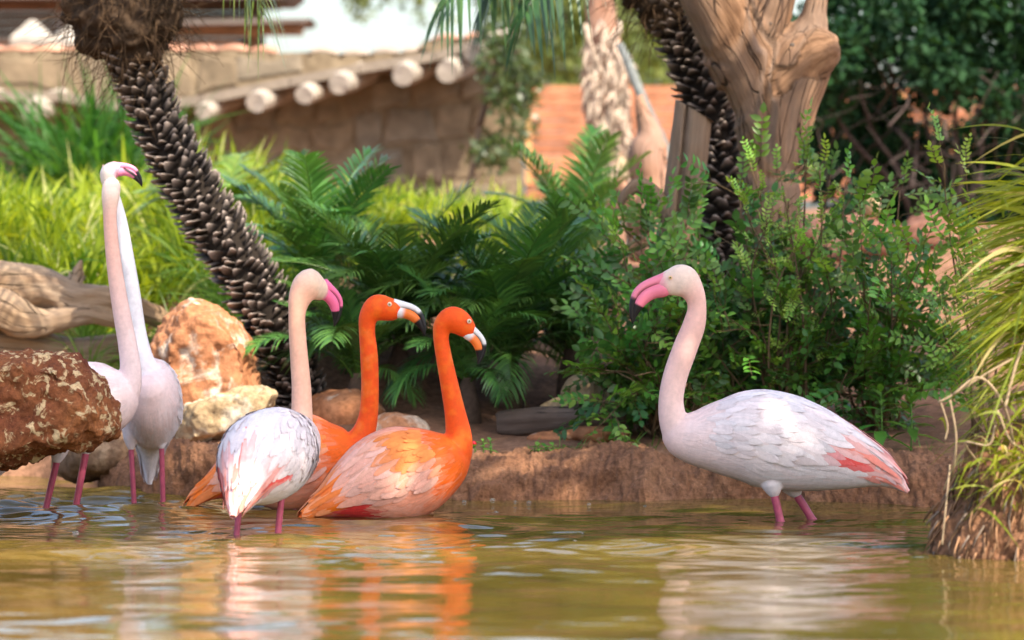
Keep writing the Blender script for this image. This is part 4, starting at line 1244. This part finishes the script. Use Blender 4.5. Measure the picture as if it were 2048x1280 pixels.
# ================================================================ shrubs
def leaflet(mb_, p, d, up_, L, W, col, fold=.25, curl=.15):
    d = nrm(d); s = nrm(np.cross(d, up_)); n = np.cross(s, d)
    u = np.array([0, .3, .65, 1.0]); w = np.array([.0, .48, .42, 0]) * W
    c = p + d * (L * u)[:, None] - n * (curl * L * u ** 2)[:, None]
    V = np.vstack([c, c[1:3] + s * w[1:3, None] + n * (fold * w[1:3])[:, None], c[1:3] - s * w[1:3, None] + n * (fold * w[1:3])[:, None]])
    F = [[0, 4, 1], [1, 4, 5, 2], [2, 5, 3], [0, 1, 6], [1, 2, 7, 6], [2, 3, 7]]
    mb_.add(V, F, col)
def spray_mesh(rs, n=9, L=.15, ll=.032, lw=.017, col=(.03, .10, .025), col2=(.06, .17, .035)):
    mb_ = MB()
    k = 6
    pts = np.stack([np.linspace(0, L, k), np.cumsum(rs.normal(0, .006, k)), np.cumsum(rs.normal(0, .006, k)) - .02 * np.linspace(0, 1, k) ** 2], 1); pts[0] = 0
    mb_.add(*tube(pts, np.linspace(.0016, .0008, k), 4), np.array((.14, .09, .045)))
    for i in range(n):
        t = .18 + .82 * i / (n - 1)
        p = np.array([np.interp(t, np.linspace(0, 1, k), pts[:, j]) for j in range(3)])
        for sg in ((-1, 1) if i < n - 1 else (0,)):
            d = np.array([.55 + rs.normal(0, .12), sg * .85, rs.normal(.1, .22)])
            g = rs.uniform()
            leaflet(mb_, p, d, np.array([rs.normal(0, .25), rs.normal(0, .25), 1]), ll * rs.uniform(.75, 1.2), lw * rs.uniform(.85, 1.15), (np.array(col) * (1 - g) + np.array(col2) * g))
    return mb_.mesh('leaf_spray', M['leaf'])
rsl = np.random.RandomState(101)
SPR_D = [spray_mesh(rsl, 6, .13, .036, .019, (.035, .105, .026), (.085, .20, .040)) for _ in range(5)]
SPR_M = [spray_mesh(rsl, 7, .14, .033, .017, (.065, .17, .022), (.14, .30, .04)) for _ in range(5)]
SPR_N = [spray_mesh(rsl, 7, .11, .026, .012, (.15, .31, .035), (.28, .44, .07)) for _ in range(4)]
def orient(d, up_=(0, 0, 1), roll=0):
    x = Vector(d).normalized(); z = Vector(up_); y = z.cross(x)
    if y.length < 1e-3: y = Vector((0, 1, 0))
    y.normalize(); z = x.cross(y)
    return (Matrix((x, y, z)).transposed() @ Matrix.Rotation(roll, 3, 'X')).to_quaternion()
def shrub(label, base, tips, seed, meshes, top_meshes, cat='shrub', group=None, nspray=9, bl=.16, limit=300, spread=.5, new=.25, sc=1.0):
    """stems from the base to each tip; side twigs carry leaf sprays"""
    rr = random.Random(seed); rs = np.random.RandomState(seed)
    root = empty('shrub', base, label, cat, group)
    b = np.asarray(base, dtype=float)
    cnt = 0
    for tip in tips:
        tip = np.asarray(tip, dtype=float)
        mid = b * .45 + tip * .55 + rs.normal(0, .05, 3) + [0, 0, .06]
        D = crom(np.array([b + np.append(rs.normal(0, .03, 2), 0), b * .75 + mid * .25 + rs.normal(0, .03, 3), mid, tip]), 22)
        mb_ = MB()
        mb_.add(*tube(D, np.linspace(.0062, .0016, 22), 5), np.array((.16, .10, .055)) * rr.uniform(.6, 1.1))
        sites = []
        for j in range(nspray):
            t = .30 + .70 * (j + rr.random()) / nspray
            k = min(int(t * 21), 20)
            p = D[k]; T_ = nrm(D[k + 1] - D[k])
            d = nrm(T_ * .45 + rs.normal(0, spread, 3) + [0, -.12, .08])
            if rr.random() < .55:
                q = p + d * bl * rr.uniform(.4, 1.0) + [0, 0, -.01]
                mb_.add(*tube([p, (p + q) / 2 + rs.normal(0, .006, 3), q], [.0022, .0017, .0011], 4), np.array((.15, .10, .05)) * rr.uniform(.7, 1.2))
                sites.append((q, d, t)); sites.append(((p + q) / 2, nrm(d + rs.normal(0, .6, 3)), t))
            else: sites.append((p, d, t))
        sites.append((D[-1], nrm(D[-1] - D[-2]), 1.0))
        mb_.part('stem', M['stem'], root)
        for q, d, t in sites:
            if cnt >= limit: break
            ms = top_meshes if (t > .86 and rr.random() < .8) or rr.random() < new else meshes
            o = link('leaf_spray', rr.choice(ms), root, Vector(q - b))
            o.rotation_mode = 'QUATERNION'; o.rotation_quaternion = orient(d, (rr.gauss(0, .35), rr.gauss(-.35, .35), 1), rr.gauss(0, .4))
            s = sc * rr.uniform(.8, 1.25); o.scale = (s, s, s)
            cnt += 1
    return root
def tips_in(n, x0, x1, y0, y1, Y0, Y1, seed):
    rr = random.Random(seed)
    return [P(x0 + (x1 - x0) * (i + rr.random()) / n, rr.uniform(y0, y1), rr.uniform(Y0, Y1)) for i in range(n)]
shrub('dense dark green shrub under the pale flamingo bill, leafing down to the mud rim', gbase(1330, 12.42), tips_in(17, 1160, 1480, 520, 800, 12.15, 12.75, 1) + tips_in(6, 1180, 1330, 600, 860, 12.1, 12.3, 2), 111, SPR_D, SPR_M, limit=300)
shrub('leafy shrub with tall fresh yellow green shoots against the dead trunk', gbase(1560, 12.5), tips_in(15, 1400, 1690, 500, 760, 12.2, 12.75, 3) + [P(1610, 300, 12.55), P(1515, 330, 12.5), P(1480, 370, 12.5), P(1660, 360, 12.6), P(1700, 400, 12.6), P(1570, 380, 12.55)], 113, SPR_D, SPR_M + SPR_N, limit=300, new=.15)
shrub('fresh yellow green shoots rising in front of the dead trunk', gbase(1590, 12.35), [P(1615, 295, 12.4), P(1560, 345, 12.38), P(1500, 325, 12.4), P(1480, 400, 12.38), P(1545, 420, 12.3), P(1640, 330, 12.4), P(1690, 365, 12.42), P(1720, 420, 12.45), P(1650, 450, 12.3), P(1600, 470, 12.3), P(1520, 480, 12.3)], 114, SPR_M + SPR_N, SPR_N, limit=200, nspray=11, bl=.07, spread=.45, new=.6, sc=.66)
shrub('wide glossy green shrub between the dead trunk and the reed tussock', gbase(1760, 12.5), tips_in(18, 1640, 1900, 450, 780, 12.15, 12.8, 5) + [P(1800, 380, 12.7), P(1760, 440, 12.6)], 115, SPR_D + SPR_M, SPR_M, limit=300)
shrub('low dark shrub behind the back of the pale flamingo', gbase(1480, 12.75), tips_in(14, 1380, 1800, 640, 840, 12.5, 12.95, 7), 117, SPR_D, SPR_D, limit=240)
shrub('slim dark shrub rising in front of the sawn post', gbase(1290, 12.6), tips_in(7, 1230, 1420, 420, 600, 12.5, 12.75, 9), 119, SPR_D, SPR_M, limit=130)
shrub('loose shrub with a reddish twig leaning from the reed tussock', gbase(1960, 12.2), [P(1880, 290, 12.3), P(1930, 330, 12.3), P(1900, 480, 12.2), P(1950, 450, 12.2), P(1980, 560, 12.1), P(1920, 600, 12.1), P(1890, 680, 12.1)], 121, SPR_M, SPR_N, limit=150, nspray=7)

def leaf_cloud(blobs, n, size, rs, cols, squash=1.0):
    """a crown of many small leaves gathered in clumps"""
    mb_V, mb_F, mb_C = [], [], []
    bl = np.array([[*c, r] for c, r in blobs]); pr = bl[:, 3] ** 2.2; pr /= pr.sum()
    k = rs.choice(len(bl), n, p=pr)
    d = nrm(rs.normal(0, 1, (n, 3)))
    rad = bl[k, 3] * (rs.uniform(.25, 1, n) ** .5)
    c = bl[k, :3] + d * rad[:, None] * np.array([1, 1, squash])
    c += .25 * size * rs.normal(0, 1, (n, 3))
    a = nrm(rs.normal(0, 1, (n, 3)) + d * .4 + [0, 0, -.3]); b_ = nrm(np.cross(a, rs.normal(0, 1, (n, 3))))
    L = size * rs.uniform(.7, 1.3, n)[:, None]
    V = np.stack([c, c + a * L * .5 + b_ * L * .26, c + a * L, c + a * L * .5 - b_ * L * .26], 1).reshape(-1, 3)
    F = (np.arange(n)[:, None] * 4 + np.arange(4)[None])
    t = rs.uniform(0, 1, n)[:, None]
    C = np.asarray(cols[0]) * (1 - t) + np.asarray(cols[1]) * t
    return V, F, np.repeat(C, 4, 0)
def blobs_in(n, x0, x1, y0, y1, Y0, Y1, r0, r1, rs):
    return [(P(rs.uniform(x0, x1), rs.uniform(y0, y1), rs.uniform(Y0, Y1)), rs.uniform(r0, r1)) for _ in range(n)]
def tree(name, label, base, limbs, blobs, n, size, cols, seed, cat='tree', bark=(.12, .085, .06), r0=.06):
    rs = np.random.RandomState(seed)
    root = empty(name, base, label, cat)
    mb_ = MB()
    for lm in limbs:
        lm = np.asarray(lm, dtype=float)
        mb_.add(*tube(lm, np.linspace(r0, r0 * .2, len(lm)), 7, 18), np.array(bark) * rs.uniform(.8, 1.2))
    mb_.part('trunk', M['stem'], root)
    V, F, C = leaf_cloud(blobs, n, size, rs, cols)
    o = part('crown', V, F, M['leaf'], root, C, False)
    return root
rst = np.random.RandomState(131)
hb = gbase(1830, 17.4)
hl_ = [[hb, P(1800 + i * 30, 380, 17.3), P(1690 + i * 55, 260, 17.2 + .1 * (i % 3)), P(1640 + i * 70, 120, 17.2)] for i in range(6)]
for i in range(60):
    x, y = rst.uniform(1620, 2080), rst.uniform(190, 430)
    a_ = rst.normal(0, .7); l_ = rst.uniform(60, 170)
    p0, p1 = P(x, y, rst.uniform(16.7, 17.3)), P(x + math.sin(a_) * l_, y - math.cos(a_) * l_, rst.uniform(16.7, 17.3))
    hl_.append([p0, p0 * .6 + p1 * .4 + rst.normal(0, .03, 3), p0 * .25 + p1 * .75 + rst.normal(0, .03, 3), p1])
hbl = blobs_in(60, 1625, 2140, -60, 210, 16.8, 18.0, .09, .20, rst) + blobs_in(46, 1600, 2140, 200, 430, 17.4, 18.6, .10, .18, rst) + blobs_in(10, 1590, 1680, 60, 380, 17.3, 18, .08, .16, rst)
def hedge():
    rs = np.random.RandomState(133)
    root = empty('evergreen_hedge', hb, 'large dark evergreen hedge with bare grey inner twigs, beyond the dead trunk', 'hedge')
    for i, lm in enumerate(hl_):
        r0 = .020 if i < 6 else rs.uniform(.0025, .006)
        V, F = tube(np.asarray(lm, dtype=float), np.linspace(r0, r0 * .3, 4), 6, 14)
        part('branch', V, F, M['stem'], root, np.tile(np.array((.075, .055, .048)) * rs.uniform(.6, 1.3), (len(V), 1)))
    V, F, C = leaf_cloud(hbl, 24000, .055, rs, ((.010, .036, .018), (.03, .085, .028)))
    o = part('crown', V, F, M['hedgeleaf'], root, C, False); o['kind'] = 'stuff'
hedge()
tb = gbase(1130, 26)
tbl = blobs_in(40, 990, 1350, -80, 150, 25, 27.5, .12, .34, rst) + blobs_in(12, 1180, 1380, 90, 180, 24.5, 26, .10, .22, rst) + blobs_in(8, 720, 1000, -60, 20, 25.5, 27, .08, .18, rst)
tree('background_tree', 'loose sunlit green tree with sky showing through, beyond the fence', tb, [[tb, P(1150, 200, 26), P(1130, 60, 26), P(1080, -80, 26)], [P(1150, 200, 26), P(1230, 90, 25.8), P(1300, 60, 25.6), P(1370, 110, 25.4)], [P(1130, 60, 26), P(950, -20, 26), P(800, -30, 26)]], tbl, 9000, .075, ((.09, .16, .035), (.28, .36, .09)), 135, r0=.07)
tb = gbase(930, 18.9)
tree('climbing_shrub', 'thin straggly bush hanging over the right end of the stone building', (tb[0], 18.9, tb[2]), [[tb, P(960, 250, 18.9), P(985, 130, 18.9), P(930, 80, 18.9)], [P(960, 250, 18.9), P(1000, 120, 18.8), P(1030, 60, 18.9)]], blobs_in(14, 960, 1050, 40, 330, 18.7, 19.2, .05, .13, rst), 1300, .05, ((.05, .085, .03), (.10, .14, .05)), 137, 'shrub', r0=.018)
# pale frayed trunk with rope, far behind the post
YR = 18.0
rp = empty('frayed_trunk', gbase(1225, YR), 'pale frayed palm trunk wrapped in straw rope, beyond the lighter palm', 'tree')
D = L_([(1250, 420, 40, 0), (1235, 340, 42, 0), (1222, 240, 44, 0), (1212, 140, 38, 0), (1205, 50, 26, 0), (1200, -40, 22, 0)], YR)
V, F, g = chain_mesh([D], .016, .02, 14, 141, 2)
part('trunk', V, F, M['redwood'], rp, None, True, g)
rs = np.random.RandomState(142); mb = MB()
for i in range(240):
    t = rs.uniform(0, 1); y = 340 - 300 * t; x = np.interp(y, [40, 140, 240, 340], [1205, 1212, 1222, 1235]) + rs.uniform(-40, 40)
    p = P(x, y, YR - .09); q = p + [rs.normal(0, .03), -.02, -rs.uniform(.05, .16)]
    mb.add(*tube([p, (p + q) / 2 + rs.normal(0, .008, 3), q], [.006, .007, .002], 4), np.array((.58, .46, .36)) * rs.uniform(.5, 1.2))
o = mb.part('frayed_fibres', M['fibre'], rp); o['kind'] = 'stuff'
for i in range(7):
    y = 312 + i * 7; rr2 = np.linspace(0, 2 * math.pi, 25); c = P(1240, y, YR); r = pxm(24, YR)
    part('rope_coil', *tube(np.stack([c[0] + np.cos(rr2) * r * 1.9 * .6, c[1] + np.sin(rr2) * r * 1.9, c[2] + .006 * np.sin(rr2 + i)], 1), .0085, 7), M['fibre'], rp, np.tile((.62, .50, .33), (25 * 7 + 2, 1)))
pole = tube([P(1240, 90, 17.5), P(1262, 140, 17.4), P(1290, 210, 17.3), P(1330, 300, 17.2), P(1370, 420, 17.1)], [.018, .022, .024, .026, .028], 10, 24)
po2 = link('leaning_pole', mesh_of('leaning_pole', pole[0] - P(1370, 420, 17.1), pole[1], M['stem'], np.tile((.16, .17, .16), (len(pole[0]), 1))), None, P(1370, 420, 17.1))
tag(po2, 'slim grey pole leaning in front of the frayed trunk', 'pole')
YW = 15.2
rw = empty('driftwood_branch', gbase(1300, YW), 'gnarled reddish driftwood standing just behind the sawn post', 'log')
V, F, g = chain_mesh([L_([(1300, 520, 44, 0), (1295, 430, 40, 0), (1300, 370, 32, 0), (1296, 310, 34, 0), (1302, 270, 24, 0), (1285, 225, 13, 0), (1278, 190, 8, 0)], YW), L_([(1300, 420, 26, 0), (1262, 400, 22, 0), (1238, 366, 14, 0), (1232, 350, 6, 0)], YW), L_([(1300, 320, 20, 0), (1325, 300, 16, 0), (1334, 296, 8, 0)], YW)], .011, .014, 14, 147, 3)
part('trunk', V, F, M['redwood'], rw, None, True, g)

# ================================================================ grasses
def blades(roots, dirs, L, W, bend, rs, cols, seg=5):
    n = len(roots)
    t = np.linspace(0, 1, seg + 1)
    d = nrm(dirs)
    hz = nrm(np.stack([d[:, 0], d[:, 1], 0 * d[:, 0]], 1) + rs.normal(0, .15, (n, 3)) * [1, 1, 0])
    up_ = np.array([0, 0, 1.0])
    c = roots[:, None] + d[:, None] * (L[:, None] * t)[..., None] + (hz[:, None] * .55 - up_ * .8) * (bend[:, None] * L[:, None] * t ** 2.2)[..., None]
    s = np.cross(d, up_); s = nrm(s + rs.normal(0, .5, (n, 3)))
    w = W[:, None] * np.interp(t, [0, .3, .7, 1], [.6, 1, .75, .03])[None]
    V = np.stack([c - s[:, None] * w[..., None] / 2, c + s[:, None] * w[..., None] / 2], 2).reshape(-1, 3)
    k = np.arange(seg)
    q = np.stack([2 * k, 2 * k + 1, 2 * k + 3, 2 * k + 2], 1)
    F = (np.arange(n)[:, None, None] * 2 * (seg + 1) + q[None]).reshape(-1, 4)
    g = rs.uniform(0, 1, n)[:, None]
    C = np.asarray(cols[0]) * (1 - g) + np.asarray(cols[1]) * g
    C = np.where(rs.uniform(0, 1, (n, 1)) < .06, np.asarray(cols[2]), C)
    return V, F, np.repeat(C, 2 * (seg + 1), 0)
def grass_field(name, label, n, x0, x1, Y0, Y1, l0, l1, w, cols, seed, bend=.5, dens=None):
    rs = np.random.RandomState(seed)
    Yr = rs.uniform(Y0, Y1, n * 3); Xr = (rs.uniform(x0, x1, n * 3) - 1024) / FPX * Yr
    cl = fbm(np.stack([Xr * 2.5, Yr * 2.5, Xr * 0], 1), 2, seed)
    k = np.argsort(-(cl + rs.uniform(-.6, .6, n * 3)))[:n]
    Xr, Yr = Xr[k], Yr[k]
    roots = np.stack([Xr, Yr, ground_z(Xr, Yr) - .01], 1)
    dirs = rs.normal(0, .33, (n, 3)); dirs[:, 2] = 1
    L = rs.uniform(l0, l1, n) * (1 + .25 * fbm(np.stack([Xr * 1.6, Yr * 1.6, Xr * 0], 1), 2, seed + 5))
    V, F, C = blades(roots, dirs, L, w * rs.uniform(.6, 1.3, n), bend * rs.uniform(.2, 1.4, n), rs, cols)
    o = part(name, V, F, M['grass'], None, C, True)
    return tag(o, label, 'grass', kind='stuff')
GB = ((.06, .15, .012), (.42, .50, .035), (.58, .58, .24))
grass_field('tall_grass', 'bright yellow green sunlit grass on the slope behind the driftwood', 5200, -180, 560, 13.75, 16.6, .24, .44, .018, GB, 151)
grass_field('tall_grass', 'fine feathery green grass between the boulder and the leaning palm', 3200, 160, 640, 13.25, 14.3, .20, .36, .006, ((.10, .21, .035), (.20, .34, .06), (.40, .40, .15)), 153, .6)
grass_field('tall_grass', 'bright grass behind the dark young palms and below the stone wall', 4000, 540, 1180, 14.3, 16.8, .14, .27, .016, GB, 155)
# taller shaded clump by the wall
rs = np.random.RandomState(157)
c0 = P(190, 340, 17.0)
gt = empty('grass_clump', (c0[0], c0[1], gz(c0[0], c0[1])), 'tall dark green broad-bladed clump against the stone wall, left of the palm trunk', 'grass clump')
n = 420
roots = np.stack([c0[0] + rs.normal(0, .13, n), c0[1] + rs.normal(0, .12, n), np.full(n, gt.location.z - .02)], 1)
dirs = rs.normal(0, .30, (n, 3)); dirs[:, 2] = 1
V, F, C = blades(roots, dirs, rs.uniform(.45, .95, n), rs.uniform(.016, .03, n), rs.uniform(.1, .6, n), rs, ((.03, .11, .02), (.07, .20, .035), (.16, .26, .05)))
o = part('blades', V, F, M['grass'], gt, C); o['kind'] = 'stuff'

# --- reed tussock on a root mound, near right
YM = 9.75
tu = empty('reed_tussock', (*P(2040, 1100, YM)[:2], -.42), 'yellow green drooping reed tussock on a brown root mound in the pond', 'reeds')
sv, sf = ico(4); Vs, Fs, n0 = [], [], 0
for x, y, Y_, r in ((2070, 1110, YM + .1, (.27, .30, .22)), (2010, 1090, YM + .02, (.12, .18, .16)), (2060, 980, YM + .1, (.19, .24, .15)), (2130, 1200, YM + .15, (.36, .36, .40))):
    v = sv * np.array(r) + P(x, y, Y_); Vs.append(v); Fs.extend([[i + n0 for i in f] for f in sf]); n0 += len(v)
V, F, N = remesh(np.vstack(Vs), Fs, .010, 3)
V = V + N * (.030 * fbm(V * [14, 14, 6], 4, 161) + .010 * fbm(V * 45, 3, 162))[:, None]
part('root_mound', V, F, M['bank'], tu)
rs = np.random.RandomState(163); mb = MB()
for i in range(1500):
    k = rs.randint(len(V)); p = V[k]
    if N[k][1] > .3: continue
    d = N[k] * .02 + [rs.normal(0, .012), 0, -rs.uniform(.02, .075)]
    c = np.array((.20, .11, .06)) * rs.uniform(.35, 1.9) if rs.rand() < .8 else np.array((.28, .21, .16)) * rs.uniform(.5, 1.1)
    mb.add(*tube([p + [0, 0, .02], p + N[k] * .012 + d * .4, p + d + N[k] * rs.uniform(-.01, .015)], [.0035, .003, .001], 4), c)
o = mb.part('roots', M['fibre'], tu); o['kind'] = 'stuff'
def blade_set(n, bx, by, bY, sprd, ddir, dsp, l0, l1, w, bend, cols, rs):
    c = P(bx, by, bY)
    roots = c + rs.normal(0, 1, (n, 3)) * np.asarray(sprd)
    dirs = np.asarray(ddir) + rs.normal(0, 1, (n, 3)) * np.asarray(dsp)
    L, W, Bd = rs.uniform(l0, l1, n), w * rs.uniform(.6, 1.3, n), bend * rs.uniform(.5, 1.4, n)
    V, F, C = blades(roots, dirs, L, W, Bd, rs, cols, 9)
    reach = V.reshape(n, 20, 3)[:, :, 0].min(1)                # blades that lean out too far over the pond are cut
    keep = np.where(reach > 1.06 + rs.uniform(0, .07, n))[0]
    V = V.reshape(n, 20, 3)[keep].reshape(-1, 3); C = C.reshape(n, 20, 3)[keep].reshape(-1, 3)
    return V, F[:len(keep) * 9], C
YG3 = ((.16, .22, .02), (.34, .36, .035), (.55, .45, .20))
mb = MB()
for a in ((420, 2160, 640, YM + .12, (.05, .08, .10), (-.36, -.05, .75), (.2, .15, .15), .14, .32, .0125, 1.3, YG3),
          (520, 2070, 960, YM + .02, (.09, .09, .05), (-.12, -.25, .8), (.3, .3, .2), .08, .22, .010, .9, YG3),
          (320, 2090, 700, YM + .05, (.06, .08, .12), (-.5, -.1, .30), (.25, .2, .25), .14, .30, .011, 1.7, YG3),
          (320, 2170, 500, YM + .2, (.05, .08, .10), (-.6, .0, .55), (.2, .18, .2), .22, .40, .0135, 1.0, YG3)):
    V, F, C = blade_set(*a, rs); mb.add(V, F.tolist(), C)
o = mb.part('blades', M['grass'], tu); o['kind'] = 'stuff'
for pts, w in (([(1905, 790, -.1), (1960, 755, -.1), (2008, 812, -.08), (2030, 900, -.02)], 6), ([(1876, 805, -.1), (1905, 790, -.1), (1985, 740, -.06), (2060, 700, 0)], 5), ([(1900, 800, -.1), (1912, 870, -.1), (1908, 930, -.08), (1902, 960, -.02)], 5), ([(1990, 850, -.1), (1978, 890, -.1), (1930, 885, -.1), (1960, 930, -.04)], 5), ([(2010, 815, -.1), (2035, 720, -.05), (2060, 660, 0)], 7), ([(1880, 800, -.1), (1895, 850, -.1), (1890, 880, -.1)], 4), ([(1995, 820, -.12), (2020, 880, -.12), (2048, 900, -.1)], 5), ([(1900, 930, -.06), (1893, 1000, -.1), (1884, 1090, -.12)], 4)):
    V, F = tube([P(x, y, YM + dy) for x, y, dy in pts], pxm(w * .5, YM), 6, 22)
    part('dry_stalk', V, F, M['fibre'], tu, np.array((.33, .24, .15)) * (1 + .25 * fbm(V * 30, 2))[:, None])

# ================================================================ small plants on the mud rim
def broad_leaf(L, W):
    mb_ = MB()
    u = np.array([0, .2, .45, .75, 1]); w = np.array([.08, .7, 1, .6, .02]) * W / 2
    V = []
    for i in range(5):
        z = -.35 * L * u[i] ** 2
        V += [[u[i] * L, -w[i], z + .25 * w[i]], [u[i] * L, 0, z], [u[i] * L, w[i], z + .25 * w[i]]]
    F = [[i * 3 + j, i * 3 + j + 3, i * 3 + j + 4, i * 3 + j + 1] for i in range(4) for j in range(2)]
    return mesh_of('leaf', V, F, M['leaf'], np.tile((.09, .24, .035), (15, 1)))
BLF = broad_leaf(.10, .034); SLF = broad_leaf(.028, .018)
def sprout(name, label, x, Y, h, leaf, n, seed, cat='plant', sc=1.0, grp=None):
    rr = random.Random(seed)
    X_ = (x - 1024) / FPX * Y
    e = Y - float(bank_line(np.array([X_]))[0])
    z = max(gz(X_, Y), float(np.interp(e, [.0, .06, .17, .4, .52], [.06, .12, .14, .11, .06]))) - .01
    root = empty(name, (X_, Y, z), label, cat, grp)
    part('stem', *[q for q in (lambda t: (t[0] + np.array([X_, Y, z]), t[1]))(tube([(0, 0, -.02), (.004, 0, h * .5), (0, 0, h)], [.003, .0026, .0014], 5))], M['stem'], root, np.tile((.10, .20, .04), (17, 1)))
    for i in range(n):
        t = (i + 1) / n
        o = link('leaf', leaf, root, (0, 0, h * (.25 + .75 * t)))
        o.rotation_euler = (0, -.75 * t + rr.uniform(-.15, .25), i * 2.39996 + rr.uniform(-.3, .3))
        s = sc * rr.uniform(.7, 1.15) * (1.1 - .35 * t); o.scale = (s, s, s)
    return root
sprout('leafy_weed', 'bright green weed with lance leaves behind the tail of the pale flamingo', 1762, 12.05, .20, BLF, 16, 171, sc=1.05)
sprout('leafy_weed', 'second green weed with lance leaves, nearer the reed tussock', 1822, 12.1, .17, BLF, 13, 173, sc=1.0)
for i, (x, Y, h) in enumerate(((965, 12.05, .045), (980, 12.1, .05), (1075, 12.05, .03), (1105, 12.05, .035), (1130, 12.08, .03), (1160, 12.15, .03), (1090, 12.12, .03))):
    sprout('seedling', 'tiny green seedling on top of the mud rim', x, Y, h, SLF, 7, 180 + i, 'plant', 1.2, 'seedlings along the mud rim')
sprout('red_flower', 'small red flower among the seedlings on the mud rim', 948, 12.05, .03, SLF, 4, 190, 'flower')
fl = bpy.data.objects['red_flower']
sv, sf = ico(2); part('petals', sv * np.array([.009, .009, .007]) * (1 + .2 * fbm(sv * 3, 2))[:, None] + np.array(fl.location) + [0, 0, .036], sf, M['horn'], fl, np.tile((.65, .02, .04), (len(sv), 1)))
for i, (x, Y, n, l) in enumerate(((1130, 12.1, 14, .10), (1225, 12.1, 20, .13), (1255, 12.05, 22, .14), (1300, 12.1, 16, .11), (1060, 12.15, 9, .09), (1860, 12.0, 16, .10))):
    rs = np.random.RandomState(200 + i)
    X_ = (x - 1024) / FPX * Y
    root = empty('grass_tuft', (X_, Y, .125), 'thin green grass tuft sprouting from the mud rim', 'grass tuft', 'grass tufts along the mud rim')
    roots = np.array([X_, Y, .115]) + rs.normal(0, 1, (n, 3)) * [.02, .02, 0]
    V, F, C = blades(roots, rs.normal(0, .35, (n, 3)) * [1, 1, 0] + [0, 0, 1], rs.uniform(.4, 1, n) * l, np.full(n, .004), rs.uniform(.1, .7, n), rs, ((.06, .16, .03), (.13, .27, .04), (.2, .3, .06)))
    part('blades', V, F, M['grass'], root, C)
# bubbles on the water
M['bubble'] = col_mat('bubble', .06, .6)
m, nt, b = new_mat('bubble_film'); b.inputs['Roughness'].default_value = .03; b.inputs['Transmission Weight'].default_value = .9; b.inputs['IOR'].default_value = 1.2
M['bubble'] = m
sv, sf = ico(2)
BM_ = mesh_of('bubble', sv * np.array([1, 1, .8]), sf, m)
for x, y, r in ((985, 1002, 6), (928, 1005, 5), (1058, 1006, 5), (1030, 1005, 4), (1178, 1010, 4), (992, 1027, 5), (975, 1030, 4), (150, 1068, 7), (900, 1038, 4), (1290, 1014, 4), (1215, 1071, 5), (1150, 1085, 5), (1165, 1070, 4)):
    d = .8 * FPX / (y - HORIZON)
    o = link('bubble', BM_, None, ((x - 1024) / FPX * d, d, .001)); s = pxm(r, d); o.scale = (s, s, s)
    tag(o, 'small clear bubble floating on the pond water', 'bubble', 'bubbles on the water')

# ================================================================ unseen tree added to shade the pond, crown clumps set along the sun's rays
rs = np.random.RandomState(211)
bx, by = 3.4, 8.9
SH = []
off = np.array(SUN_TO) / SUN_TO.z
def shade(x, y, z, zc, r): SH.append((np.array([x, y, z]) + off * (zc - z), r))
for x in np.arange(-1.5, 2.1, .36):
    for y in (10.2, 10.6, 11.0, 11.4, 11.8, 12.2, 12.6, 13.0, 13.4):
        if x < -.75 and y > 12.0: continue                     # the boulder and slope stay in the sun
        if rs.rand() < (.10 if y < 12 else .26): continue
        shade(x + rs.normal(0, .06), y + rs.normal(0, .08), .5, rs.uniform(3.5, 4.6), rs.uniform(.20, .30))
st = (bx, by, gz(bx, by))
tree('added_shade_tree', 'unseen broad leafy tree added to shade the pond', st, [[st, (3.2, 8.9, 1.6), (2.6, 9.0, 3.0), (1.4, 9.2, 4.0)], [(3.2, 8.9, 1.6), (3.0, 9.6, 3.0), (2.4, 10.6, 4.0)], [(3.2, 8.9, 1.6), (2.8, 8.4, 3.0), (1.6, 8.0, 4.0), (.4, 8.2, 4.2)]], SH, 15000, .12, ((.03, .08, .02), (.06, .14, .03)), 213, r0=.12)
